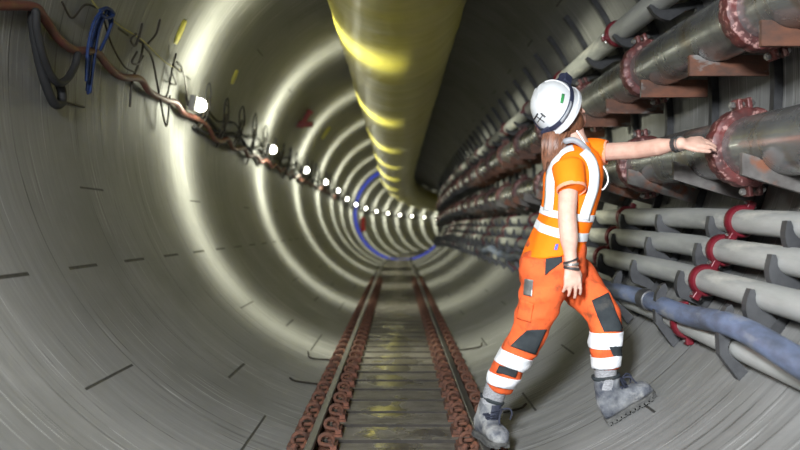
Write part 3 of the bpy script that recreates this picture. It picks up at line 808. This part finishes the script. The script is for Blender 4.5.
def hand(m, wr, D, Nn, right, curl, spread=.0, thumb=(.6, .2), sc=1.0):
    D = D.normalized(); Nn = (Nn - D * Nn.dot(D)).normalized(); T = Nn.cross(D)
    if not right: T = -T
    rings = []
    for t, hw, th in ((-.02, .025, .020), (.0, .026, .019), (.03, .032, .018), (.06, .039, .016), (.085, .040, .013), (.094, .036, .010)):
        c = wr + D * t * sc - Nn * .004 * (t > .02)
        rings.append([c + T * hw * sc * math.cos(2 * PI * k / 16) + Nn * th * sc * math.sin(2 * PI * k / 16) for k in range(16)])
    m.loft(rings)
    for i, (lat, ln) in enumerate(((.0295, .070), (.0100, .079), (-.0100, .073), (-.0285, .057))):
        p = wr + D * (.078 - .004 * abs(i - 1)) * sc + T * lat * sc; ang = 0.0; pts = [p - D * .02]; pts.append(p.copy())
        dirx = (D + T * spread * (1.2 - i) * .5).normalized()
        for j, seg in enumerate((.42, .32, .26)):
            ang += curl[i][j] if hasattr(curl[i], '__len__') else curl[i]
            p = p + (dirx * math.cos(ang) - Nn * math.sin(ang)) * ln * seg * sc; pts.append(p.copy())
        m.tube(smooth_path(pts, 3), [.0088 * sc] * 4 + [.0085 * sc] * 3 + [.008 * sc] * 3 + [.0078 * sc] * 2 + [.007 * sc], 8, True)
    b = wr + D * .022 * sc + T * .024 * sc - Nn * .006; ta, tn = thumb
    d1 = (D * math.cos(ta) + T * math.sin(ta) - Nn * tn).normalized(); d2 = (D * math.cos(ta * .35) + T * math.sin(ta * .35) - Nn * tn * 1.4).normalized()
    m.tube(smooth_path([b - d1 * .01, b + d1 * .036 * sc, b + d1 * .036 * sc + d2 * .03 * sc, b + d1 * .036 * sc + d2 * .054 * sc], 3), [.0125 * sc] * 4 + [.0105 * sc] * 3 + [.0095 * sc, .009 * sc, .008 * sc], 8, True)

def build_person():
    # ------------------------------------------------ body (one continuous mesh)
    b = MB()
    slab(b, TORSO, -.012); slab(b, PELVIS, -.014); limb(b, LEG_R, grow=-.012); limb(b, LEG_L, grow=-.012)
    limb(b, [(499, 380, 3.54, 9, .04), (493, 398, 3.56, 8, .036), (489, 418, 3.58, 8, .036)]); limb(b, [(605.5, 362, 3.385, 8, .04), (606, 382, 3.385, 8, .036), (609, 405, 3.385, 8, .036)])
    def seg(a, c, ra, rc, mid=None):
        A, B = W(*a), W(*c); pts = [A.lerp(B, t) for t in (0, .25, .5, .75, 1)]
        b.tube(pts, [ra, ra * .98 if mid is None else mid, (ra + rc) / 2 if mid is None else mid, rc * 1.04, rc], 14, True)
    seg(SH_R, EL_R, .044, .039); seg(EL_R, WR_R, .040, .027, .040)
    seg(SH_L, EL_L, .044, .039); seg(EL_L, WR_L, .040, .027, .039)
    hand(b, W(*WR_R), V(.10, -.02, -1), V(.12, -1, 0), True, [(.25, .3, .2), (.22, .3, .2), (.25, .32, .22), (.3, .35, .25)], .22, (.45, .35))
    hand(b, W(*WR_L), V(1, .02, .10), V(-.15, -.62, .72), False, [(.12, .3, .3), (.12, .32, .3), (.14, .34, .3), (.16, .36, .3)], .25, (.55, .1))
    # neck and head
    nb = W(578, 152, PD); b.tube([nb, nb.lerp(HC, .4), HC - U * .03 - FW * .015], [.064, .055, .055], 16, True)
    ax = (FW, RT, U)
    b.ell(HC + U * .012 - FW * .008, ax, (.098, .077, .108), 24, 16)
    b.ell(HC - U * .050 + FW * .030, ax, (.066, .058, .068), 20, 12)              # jaw
    b.ell(HC - U * .098 + FW * .068, ax, (.024, .028, .018), 12, 8)              # chin
    b.ell(HC + U * .004 + FW * .078, ax, (.022, .056, .016), 12, 8)              # brow
    b.tube([HC + FW * .090 - U * .002, HC + FW * .112 - U * .034, HC + FW * .094 - U * .044], [.009, .013, .009], 10, True)   # nose
    for s in (-1, 1):
        b.ell(HC + FW * .066 + RT * s * .040 - U * .034, ax, (.026, .022, .022), 12, 8)  # cheek
        b.ell(HC + RT * s * .078 - FW * .008 - U * .018, ((FW * .9 - RT * s * .45).normalized(), (RT * s * .9 + FW * .45).normalized(), U), (.019, .007, .031), 12, 8)   # ear
    b.tube([HC + FW * .086 - U * .066 - RT * .022, HC + FW * .096 - U * .065, HC + FW * .086 - U * .066 + RT * .022], [.006, .009, .006], 8, True)
    me = finish(b, .0045, 4)
    me.name = 'person'; rootloc = W(545, 437, 3.45); rootloc.z = 0.0
    me.transform(Matrix.Translation(-rootloc)); me.materials.append(M_['skin'])
    for p in me.polygons: p.use_smooth = True
    root = bpy.data.objects.new('person', me); root.location = rootloc; C.objects.link(root)
    tag(root, 'person in orange hi-vis clothes and white helmet striding across the rail, touching a red coupling', 'person')
    O = root.location
    for s in (-1, 1):
        m = MB(); c = HC + FW * .078 + RT * s * .031 - U * .016; m.ell(c, ax, (.012, .013, .012), 14, 10); e = m.build('eye', M_['eye'], root, origin=O)
        m = MB(); m.ell(c + FW * .0085, ax, (.005, .006, .006), 12, 8); m.build('iris', M_['iris'], e, origin=O)
    m = MB(); m.tube(smooth_path([HC + FW * .088 - U * .066 - RT * .024, HC + FW * .101 - U * .064, HC + FW * .088 - U * .066 + RT * .024], 4), [.003] * 2 + [.006] * 5 + [.003] * 2, 8, True); m.build('lips', M_['lip'], root, origin=O)

    # ------------------------------------------------ hi-vis shirt
    m = MB(); slab(m, TORSO, 0.0)
    def sleeve(mm, a, c, ra, rc, ext=0):
        A, B = W(*a), W(*c); pts = [A.lerp(B, t) for t in (-.12, 0, .3, .65, 1)]
        mm.tube(pts, [ra * .8, ra, ra * 1.0, (ra + rc) / 2 + .002, rc], 18)
    SLR = ((568, 166, 3.29), (571.5, 189.5, 3.24)); SLL = ((586, 152, 3.56), (606, 152.5, 3.52))
    sleeve(m, *SLR, .068, .061); sleeve(m, *SLL, .064, .055)
    shirt_me = finish(m, .0075, 5, fold_fn(.0065, 7.5, 3.0, (1, 1, .75)))
    sb = bvh_of(shirt_me); shirt_copy = shirt_me.copy()
    m = MB(); slab(m, TORSO, 0.0); tor = finish(m, .0075, 5, fold_fn(.0065, 7.5, 3.0, (1, 1, .75))); sb2 = bvh_of(tor)
    shirt = link_world(shirt_me, 'hi_vis_shirt', M_['shirt'], root, root)
    for (a, c), r in ((SLR, .063), (SLL, .057)):
        A, B = W(*a), W(*c); t = (B - A).normalized(); m = MB()
        rg_ = []; ua = t.orthogonal().normalized(); ub = t.cross(ua)
        for h_, q_ in ((-.010, r + .0005), (.004, r + .0005), (.006, r - .002), (.003, r - .004)): rg_.append([B + t * h_ + (ua * math.cos(2 * PI * k / 24) + ub * math.sin(2 * PI * k / 24)) * q_ for k in range(24)])
        m.loft(rg_, cap=False); m.build('cuff', M_['cuff'], shirt, origin=O)
    # collar
    m = MB(); cc = W(577.5, 147.5, PD); n_ = (W(577, 130, PD) - W(579, 150, PD)).normalized()
    rr = []
    for h, r in ((-.02, .084), (.004, .074), (.018, .068), (.016, .062)):
        rr.append([cc + n_ * h + V(math.cos(2 * PI * k / 24), 0, 0) * r * .82 + V(0, math.sin(2 * PI * k / 24), 0) * r for k in range(24)])
    m.loft(rr, cap=False); co_ = m.build('collar', M_['shirt'], shirt, origin=O); so = co_.modifiers.new('t', 'SOLIDIFY'); so.thickness = .004

    def between(src, planes, offs, keep=None):
        """piece of a cloth surface between planes (point, normal pointing away from the piece)"""
        bm = bmesh.new(); bm.from_mesh(src)
        for co, no in planes:
            bmesh.ops.bisect_plane(bm, geom=bm.verts[:] + bm.edges[:] + bm.faces[:], plane_co=co, plane_no=no, clear_outer=True)
        if keep:
            bmesh.ops.delete(bm, geom=[f for f in bm.faces if not keep(f.calc_center_median())], context='FACES')
        bm.normal_update()
        nv = {v: v.normal.copy() for v in bm.verts}
        for v, n in nv.items(): v.co += n * offs
        bmesh.ops.smooth_vert(bm, verts=[v for v in bm.verts if not v.is_boundary], factor=.4, use_axis_x=True, use_axis_y=True, use_axis_z=True)
        me = bpy.data.meshes.new('band'); bm.to_mesh(me); bm.free(); return me
    def thick(o, t=.003):
        s = o.modifiers.new('t', 'SOLIDIFY'); s.thickness = t; s.offset = -1; return o
    ax_t = (W(580, 160, PD) - W(556, 250, PD)).normalized()
    tc = lambda p: (p - W(568, 200, PD))
    def in_torso(p):                       # leaves the sleeves out
        A, B = W(*SLR[0]), W(*SLR[1])
        return True
    for (l, r, n3, hwid) in (((543, 210), (590, 216), (560, 215.5), .0155), ((536.5, 224), (585, 234), (557, 233), .0185)):
        a, c, e = W(*l, 3.44), W(*r, 3.44), W(*n3, 3.29)
        no = (c - a).cross(e - a).normalized()
        if no.z < 0: no = -no
        bm_ = between(shirt_copy, [(a + no * hwid, no), (a - no * hwid, -no)], .003)
        thick(link_world(bm_, 'reflective_band', M_['band'], shirt, root))
    def strip(bv, path, hw, name, mat, parent, offs=.006):
        P = []; n = len(path)
        sp = smooth_path([V(x, y, 0) for x, y in path], 8); vs = []; fs = []; NW = 6
        rows = []
        for i, p in enumerate(sp):
            t = (sp[min(i + 1, len(sp) - 1)] - sp[max(i - 1, 0)]).normalized(); q = V(-t.y, t.x, 0); row = []
            for k in range(NW + 1):
                s = (k / NW - .5) * 2 * hw; h = hit(bv, p.x + q.x * s, p.y + q.y * s, offs); row.append(h)
            rows.append(row)
        idx = {}
        for i, row in enumerate(rows):
            for k, h in enumerate(row):
                if h is not None: idx[(i, k)] = len(vs); vs.append(h)
        for i in range(len(rows) - 1):
            for k in range(NW):
                q = [(i, k), (i, k + 1), (i + 1, k + 1), (i + 1, k)]
                if all(z in idx for z in q):
                    pp = [vs[idx[z]] for z in q]
                    if max((pp[j] - pp[(j + 1) % 4]).length for j in range(4)) < .045: fs.append(tuple(idx[z] for z in q))
        mm = MB(); mm.add(vs, fs); me = mm.mesh(name, mat, True, O, 180)
        o = bpy.data.objects.new(name, me); C.objects.link(o); o.parent = parent; s = o.modifiers.new('t', 'SOLIDIFY'); s.thickness = .0025; s.offset = 0; return o
    strip(sb2, [(573, 147), (565, 149.5), (557.5, 156), (553, 167), (551, 181), (550.5, 196), (549, 211)], 4.4, 'reflective_band', M_['band'], shirt)
    strip(sb2, [(583, 152), (590, 160), (593.5, 172), (593, 186), (589, 200), (585, 212), (583.5, 219)], 4.8, 'reflective_band', M_['band'], shirt)

    # ------------------------------------------------ trousers
    m = MB(); slab(m, PELVIS, .0); limb(m, LEG_R); limb(m, LEG_L)
    tr_me = finish(m, .0075, 5, fold_fn(.013, 6.5, 11.0, (1, 1, 1.7)))
    tb = bvh_of(tr_me); tr_copy = tr_me.copy()
    tr = link_world(tr_me, 'trousers', M_['trouser'], root, root)
    mid = lambda p: (p.y * 0 + (p.x - W(556, 300, 3.45).x))
    def legband(p1, p2, d, hw, right, name='reflective_band', mat='band', offs=.004):
        A, B = W(*p1, d), W(*p2, d); no = (B - A).normalized(); no = V(0, 1, 0).cross(no).normalized(); c = (A + B) / 2
        keep = (lambda p: mid(p) < 0 and p.z < W(0, 318, 3.45).z) if right else (lambda p: mid(p) > 0 and p.z < W(0, 318, 3.4).z)
        me = between(tr_copy, [(c + no * hw, no), (c - no * hw, -no)], offs, keep); return thick(link_world(me, name, M_[mat], tr, root))
    legband((495, 353), (523, 363), 3.47, .033, True); legband((487.5, 376), (511, 381), 3.53, .027, True)
    legband((591, 339.5), (620, 338), 3.39, .0345, False); legband((593, 362), (617, 358.5), 3.385, .026, False)
    def patch(bv, poly, name, mat, parent, offs=.0045, n=14):
        """four-cornered patch laid on the cloth"""
        a, b_, c, d = [V(x, y, 0) for x, y in poly]; vs, idx, fs = [], {}, []
        for i in range(n + 1):
            for j in range(n + 1):
                p = a.lerp(b_, i / n).lerp(d.lerp(c, i / n), j / n); h = hit(bv, p.x, p.y, offs)
                if h is not None: idx[(i, j)] = len(vs); vs.append(h)
        for i in range(n):
            for j in range(n):
                q = [(i, j), (i + 1, j), (i + 1, j + 1), (i, j + 1)]
                if all(z in idx for z in q):
                    pp = [vs[idx[z]] for z in q]
                    if max((pp[k] - pp[(k + 1) % 4]).length for k in range(4)) < .05: fs.append(tuple(idx[z] for z in q))
        mm = MB(); mm.add(vs, fs); me = mm.mesh(name, mat, True, O, 180)
        o = bpy.data.objects.new(name, me); C.objects.link(o); o.parent = parent; s = o.modifiers.new('t', 'SOLIDIFY'); s.thickness = .003; s.offset = 0; return o
    patch(tb, [(527, 330), (546, 329), (535, 354), (511, 346)], 'knee_pad', M_['pad'], tr)
    patch(tb, [(592, 301), (608, 293), (623, 331.5), (604, 332)], 'knee_pad', M_['pad'], tr)
    patch(tb, [(500, 365), (518, 370), (515, 377), (497, 372)], 'shin_patch', M_['pad'], tr)
    patch(tb, [(609, 346.5), (621, 346), (621, 356), (613, 356)], 'shin_patch', M_['pad'], tr)
    patch(tb, [(546, 255), (561, 252), (562, 262), (545, 275)], 'side_pocket', M_['pad'], tr)
    patch(tb, [(522, 300), (534, 303), (531, 322), (518, 318)], 'thigh_pocket', M_['trouser'], tr, .008)
    g = patch(tb, [(526.5, 278), (534, 279.5), (533, 297), (525, 295)], 'clip_badge', M_['silver'], tr, .010); g['label'] = 'silvery scuffed badge clipped on the thigh'
    patch(sb, [(555.5, 244.5), (558.5, 244), (557, 250), (554, 250)], 'fabric_tag', M_['bluetag'], shirt, .004, 5)

    # ------------------------------------------------ socks and boots
    for rows in ([(498.5, 384, 3.55, 11.6, .056), (495, 391, 3.56, 11.2, .054), (492, 400, 3.57, 10.8, .052), (490.5, 406, 3.57, 10.2, .05)], [(605.5, 364, 3.385, 11.0, .056), (605.5, 371, 3.385, 10.8, .054), (606, 380, 3.385, 10.4, .052), (606.5, 388, 3.385, 10, .05)]):
        m = MB(); limb(m, rows); m.build('sock', M_['sock'], root, origin=O)
    def boot(H, T, S, N, lab):
        L_ = (T - H).length; f = (T - H).normalized(); N = (N - f * N.dot(f)).normalized(); s = f.cross(N)
        m = MB(); rings = []
        def rg(c, a, ra, bb, rb, n=20, e=2.5):
            return [c + a * ra * math.copysign(abs(math.cos(2 * PI * k / n)) ** (2 / e), math.cos(2 * PI * k / n)) + bb * rb * math.copysign(abs(math.sin(2 * PI * k / n)) ** (2 / e), math.sin(2 * PI * k / n)) for k in range(n)]
        for t, w, h in ((.015, .024, .055), (.05, .034, .085), (.15, .038, .10), (.3, .038, .112), (.42, .040, .105), (.55, .044, .086), (.68, .049, .074), (.8, .050, .068), (.9, .045, .060), (.965, .034, .047), (.995, .018, .03)):
            rings.append(rg(H + f * t * L_ + N * (.02 + h / 2), s, w, N, h / 2))
        m.loft(rings)
        A = H + f * .235 * L_ + N * .07; up = (S - A).normalized(); fr = (f - up * f.dot(up)).normalized(); sd = up.cross(fr)
        hgt = (S - A).length; rr = []
        for t, rf, rs in ((-.05, .058, .040), (.15, .060, .043), (.4, .058, .045), (.7, .057, .048), (.93, .058, .050), (1.0, .060, .052)):
            rr.append(rg(A + up * t * hgt, fr, rf, sd, rs, 20, 2.2))
        m.loft(rr)
        me = finish(m, .006, 4, fold_fn(.0035, 16, 5.0)); bt = link_world(me, 'work_boot', M_['boot'], root, root)
        bt['label'] = lab
        # sole with tread blocks
        m = MB(); out = []
        for t, w in ((0, .022), (.03, .036), (.15, .042), (.35, .039), (.5, .042), (.68, .052), (.82, .053), (.93, .042), (1.0, .018)):
            out.append((t, w))
        poly = [H + f * t * L_ * 1.02 - f * .004 + s * w for t, w in out] + [H + f * t * L_ * 1.02 - f * .004 - s * w for t, w in out[::-1]]
        m.prism([p + N * .008 for p in poly], N * .020); so_ = m.build('sole', M_['sole'], bt, origin=O, smooth=False, bevel=.005)
        for i in range(11):
            t = .03 + i * .092
            if .40 < t < .47: continue
            w = np.interp(t, [a for a, _ in out], [b_ for _, b_ in out])
            for sg in (-1, 1):
                mm = MB(); rot = Matrix((f, s, N)).transposed(); mm.box(H + f * t * L_ + s * sg * (w - .012) + N * .008, (.017, .024, .016), rot); mm.build('tread_block', M_['sole'], so_, origin=O, smooth=False)
        # padded top and laces
        m = MB(); m.loft([rg(S - up * .004, fr, .058, sd, .050, 20), rg(S + up * .006, fr, .064, sd, .055, 20), rg(S + up * .014, fr, .062, sd, .054, 20), rg(S + up * .012, fr, .05, sd, .042, 20)], cap=False); m.build('boot_collar', M_['pad'], bt, origin=O)
        m = MB(); pts = [S + fr * .058 - up * .004, S + fr * .072 - up * .05, A + fr * .075 + up * .045, H + f * .42 * L_ + N * .124, H + f * .56 * L_ + N * .102]
        sp = smooth_path(pts, 5); rr = []
        for i, p in enumerate(sp):
            t = (sp[min(i + 1, len(sp) - 1)] - sp[max(i - 1, 0)]).normalized(); nn = s.cross(t)
            rr.append([p + s * .024 * c_ + nn * .007 * s_ for c_, s_ in [(math.cos(2 * PI * k / 10), math.sin(2 * PI * k / 10)) for k in range(10)]])
        m.loft(rr); m.build('tongue', M_['lace'], bt, origin=O)
        lz = []
        for i in range(2, len(sp) - 1):
            p = sp[i]; t = (sp[i + 1] - sp[i - 1]).normalized(); nn = s.cross(t)
            if nn.dot(f) < 0 and nn.dot(N) < 0: nn = -nn
            lz.append(p + s * .028 * (1 if i % 2 else -1) + nn * .010)
        m = MB(); m.tube(lz, .0045, 7, True)
        mid_ = lz[0]; m.tube(smooth_path([mid_, mid_ + fr * .03 + s * .02 + up * .005, mid_ + fr * .05 + s * .03 - up * .02, mid_ + fr * .062 + s * .028 - up * .045], 5), .0045, 7, True)
        m.tube(smooth_path([mid_, mid_ + fr * .025 - s * .02 + up * .01, mid_ + fr * .045 - s * .03 - up * .004, mid_ + fr * .04 - s * .035 - up * .035], 5), .0045, 7, True)
        m.build('lace', M_['lace'], bt, origin=O)
    hR = V((478.5 - VX) * 3.63 / F, 3.63, .004); tR = V((503 - VX) * 3.395 / F, 3.395, .004)
    boot(hR, tR, W(491.5, 400.5, 3.575), V(0, 0, 1), 'dusty grey boot standing on the rail')
    dF = 3.385
    def foot_on_wall(px, d, lift):
        x = (px - VX) * d / F; return V(x, d, ZC - math.sqrt((R - lift) ** 2 - (x - CX) ** 2))
    hL = foot_on_wall(608, 3.39, .004); tL = foot_on_wall(656, 3.37, .004)
    nL = (V(CX, 0, ZC) - V((hL.x + tL.x) / 2, 0, (hL.z + tL.z) / 2)).normalized()
    boot(hL, tL, W(606, 377.5, 3.385), nL, 'dusty grey boot standing on the sloping lining')

    # ------------------------------------------------ helmet
    def dome(p, q):                       # p round, q 0 rim .. 1 top
        a = 2 * PI * p; c, s = math.cos(a), math.sin(a); q2 = q * PI / 2
        k = math.cos(q2) ** .82; ridge = 1 + .02 * math.exp(-((s * 3.2) ** 2)) * math.sin(q2)
        front = 1 + .02 * (c > 0) * c
        return BC + FW * (.138 * c * k * front) + RT * (.109 * s * k) + U * (.142 * math.sin(q2) ** .95 * ridge - .012)
    m = MB(); n = 56; rings = []
    for h, gx in ((-.030, .002), (-.027, .007), (-.012, .007), (-.010, .001)):
        rings.append([BC + FW * ((.138 + gx + (.030 * max(0, math.cos(2 * PI * k / n)) ** 2 if h > -.029 else .02 * max(0, math.cos(2 * PI * k / n)) ** 2)) * math.cos(2 * PI * k / n)) + RT * ((.109 + gx) * math.sin(2 * PI * k / n)) + U * (h - .012 * max(0, -math.cos(2 * PI * k / n))) for k in range(n)])
    for i in range(0, 16):
        rings.append([dome(k / n, .02 + .965 * i / 15) for k in range(n)])
    m.loft(rings)
    hel = m.build('safety_helmet', M_['helmet'], root, origin=O, angle=50); hel['label'] = 'white helmet with navy headlamp strap and crossed-hammers mark'
    mshell = MB(); mshell.loft([[dome(k / n, q) for k in range(n)] for q in np.linspace(0.0, .985, 24)]); hb = BVHTree.FromPolygons(mshell.v, mshell.f)
    def hsurf(p, q, o=.003):
        P = dome(p, q); h = hb.find_nearest(P); nrm = h[1]
        if nrm.dot(P - (BC + U * .03)) < 0: nrm = -nrm
        return P + nrm * o
    # raised crease lines on the shell
    for s in (-1, 1):
        m = MB(); m.tube([hsurf(.25 * s * (1 - .62 * math.sin(t)) % 1, .22 + .55 * math.sin(t), .001) for t in np.linspace(.0, PI, 20)], .0035, 6, True); m.build('shell_ridge', M_['helmet'], hel, origin=O)
    # strap round the shell, low at the back
    m = MB(); rings = [[], [], [], []]
    for k in range(65):
        p = k / 64; c = math.cos(2 * PI * p); q = .19 + .135 * c
        for i, (dq, o_) in enumerate(((-.058, .003), (-.05, .0065), (.05, .0065), (.058, .003))): rings[i].append(hsurf(p % 1, max(.01, q + dq * .8), o_))
    m.loft(rings, cap=False); st = m.build('headlamp_strap', M_['navy'], hel, origin=O)
    bk = []
    for dp, name, mat, sz in ((0, 'headlamp', 'navy', 1),):
        best = min(((abs((h_ := hsurf(p_ % 1, q_, .012)).x / h_.y * F + VX - 562.5) + abs(VY - (h_.z - CAMZ) / h_.y * F - 84.5) - 6 * (h_.y - 3.4), p_, q_) for p_ in np.linspace(-.14, .14, 29) for q_ in np.linspace(.06, .6, 28)))
        c = hsurf(best[1] % 1, best[2], .020); nrm = (c - BC).normalized(); m = MB(); sd = RT; up = nrm.cross(sd).normalized()
        rot = Matrix((nrm, sd, up)).transposed()
        m.box(c, (.046, .078, .046), rot); m.tube([c + nrm * .01, c + nrm * .044], .023, 16); hl = m.build('headlamp', M_['navy'], hel, origin=O, bevel=.004)
    best = min((abs((h_ := hsurf(p_ % 1, .07, .012)).x / h_.y * F + VX - 545.5) + abs(VY - (h_.z - CAMZ) / h_.y * F - 130) - 6 * (3.45 - h_.y), p_) for p_ in np.linspace(.3, .7, 41))
    c = hsurf(best[1], .07, .008); nrm = (c - BC).normalized(); sd = RT; up = nrm.cross(sd).normalized(); rot = Matrix((nrm, sd, up)).transposed()
    m = MB(); m.box(c, (.016, .045, .026), rot); m.build('battery_pack', M_['navy'], hel, origin=O, bevel=.004)
    m = MB(); pts = []
    for t in np.linspace(0, 1, 10):
        p = .455 - .13 * t; pts.append([hsurf(p, .19 + .135 * math.cos(2 * PI * p) + dq, .008) for dq in (-.028, .028)])
    m.add([q for r in pts for q in r], [(2 * i, 2 * i + 1, 2 * i + 3, 2 * i + 2) for i in range(9)]); o = m.build('reflective_strip', M_['greyband'], hel, origin=O); thick(o, .002)
    # crossed hammers, a small green sticker
    def on_hel(px, py): return hit(hb, px, py, .0015)
    m = MB()
    for a, b_ in (((536.2, 124.0), (543.6, 114.5)), ((544.5, 122.2), (536.5, 116.0))):
        pts = [on_hel(a[0] + (b_[0] - a[0]) * t, a[1] + (b_[1] - a[1]) * t) for t in np.linspace(0, 1, 6)]; m.tube([p for p in pts if p], .0022, 6)
    for a, b_ in (((541.2, 113.2), (545.4, 117.0)), ((534.6, 119.0), (538.0, 113.6))):
        pts = [on_hel(a[0] + (b_[0] - a[0]) * t, a[1] + (b_[1] - a[1]) * t) for t in np.linspace(0, 1, 5)]; m.tube([p for p in pts if p], .0038, 6)
    m.build('crossed_hammers_mark', M_['inkblack'], hel, origin=O)
    patch(hb, [(561.8, 94.0), (564.4, 94.6), (562.6, 103.6), (560.0, 102.8)], 'sticker', M_['green'], hel, .0025, 4)
    # ------------------------------------------------ hair
    m = MB(); rnd = random.Random(3)
    base = [(558, 127, 3.42, 13), (555, 140, 3.39, 13.5), (552, 152, 3.385, 10.5), (549, 163, 3.40, 7), (546.5, 172, 3.41, 3)]
    for i in range(110):
        u, v = rnd.uniform(-1, 1), rnd.uniform(-1, 1)
        if u * u + v * v > 1: continue
        end = rnd.uniform(.72, 1.0); pts = []
        for j, (px, py, d, w) in enumerate(base):
            py2 = 127 + (py - 127) * end
            pts.append(W(px + u * w + rnd.uniform(-.5, .5), py2, d + v * .028 * (1 - .12 * j)))
        m.tube(smooth_path(pts, 3), [.0065] * 7 + [.006] * 3 + [.004, .003, .0015], 5)
    limb(m, [(558, 126, 3.42, 12, .03), (555, 140, 3.39, 12.5, .028), (552, 152, 3.385, 9, .024), (549, 161, 3.40, 5, .018)])
    # hair on the back of the skull under the helmet
    hr = []
    for q, g in ((.0, 0), (.35, 1), (.7, 1), (1, 0)):
        pass
    m.ell(HC - FW * .040 - U * .018, ax, (.074, .074, .078), 20, 12)
    hair = m.build('hair', M_['hair'], root, origin=O); hair['label'] = 'long brown ponytail below the helmet'
    # ------------------------------------------------ neckband, cord, wrist things
    m = MB(); pts = [W(566, 141, 3.36), W(573, 140, 3.35), W(581, 144, 3.345), W(588.5, 151.5, 3.36), W(591, 156, 3.38)]
    sp = smooth_path(pts, 6); m.tube(sp, [.0135] * (len(sp) - 1) + [.012], 12, True); o = m.build('neckband', M_['greyband'], root, origin=O)
    m = MB(); m.tube(smooth_path([W(577, 131, 3.36), W(583, 140, 3.35), W(591, 155, 3.36), W(595, 163, 3.36), W(601, 164.5, 3.36), W(606, 171, 3.36), W(608, 181, 3.36), W(603, 189.5, 3.36), W(599, 186, 3.37), W(596, 180, 3.38)], 6), .0034, 8, True); o = m.build('earphone_cord', M_['white'], root, origin=O)
    def cuffring(name, c, ax_, r, hw, mat, rt=.004):
        t = ax_.normalized(); m = MB(); m.tube([c - t * hw, c - t * hw * .8, c + t * hw * .8, c + t * hw], [r - .001, r + rt, r + rt, r - .001], 20); return m.build(name, mat, root, origin=O)
    aR = W(*WR_R) - W(*EL_R); aL = W(*WR_L) - W(*EL_L)
    cuffring('bracelet', W(570.7, 260.5, 3.24), aR + V(.05, 0, .03), .030, .004, M_['inkblack']); cuffring('bracelet', W(571, 264.2, 3.24), aR, .0295, .005, M_['silver']); cuffring('bracelet', W(571.3, 268.2, 3.24), aR + V(-.04, 0, 0), .0295, .005, M_['inkblack'])
    cuffring('wristwatch', W(676.5, 144.3, 3.222), aL, .0305, .010, M_['inkblack']); cuffring('bracelet', W(680.5, 143.6, 3.205), aL, .029, .004, M_['silver'])
build_person()


# ================================================================ light, camera
w = bpy.data.worlds.new('world'); SC.world = w; w.use_nodes = True
bg = w.node_tree.nodes['Background']; bg.inputs[0].default_value = (.85, .92, 1, 1); bg.inputs[1].default_value = .12
def area(name, loc, target, size, energy, col):
    l = bpy.data.lights.new(name, 'AREA'); l.shape = 'RECTANGLE'; l.size, l.size_y = size; l.energy = energy; l.color = col
    o = bpy.data.objects.new(name, l); o.location = loc; C.objects.link(o)
    o.rotation_euler = (Vector(target) - Vector(loc)).to_track_quat('-Z', 'Y').to_euler(); return o
area('near_fill_light', (-.85, -.9, 2.0), (.6, 3.2, .45), (.5, .5), 150, (.91, .955, 1)).data.spread = math.radians(95)  # unseen fill added to brighten the worker and the near floor
cam = bpy.data.cameras.new('camera'); co = bpy.data.objects.new('camera', cam); C.objects.link(co)
co.location = (0, 0, CAMZ); co.rotation_euler = (PI / 2, 0, 0)
cam.sensor_width = 36; cam.lens = F * 36 / 800; cam.shift_x = (400 - VX) / 800; cam.shift_y = (VY - 225) / 800
cam.clip_start = .05; cam.clip_end = 200
cam.dof.use_dof = True; cam.dof.focus_distance = 3.6; cam.dof.aperture_fstop = 1.6
SC.camera = co
SC.view_settings.view_transform = 'Standard'; SC.view_settings.look = 'None'; SC.view_settings.gamma = 1; SC.view_settings.exposure = 0.0
SC.cycles.max_bounces = 8; SC.cycles.sample_clamp_indirect = 6
SC.cycles.use_denoising = True
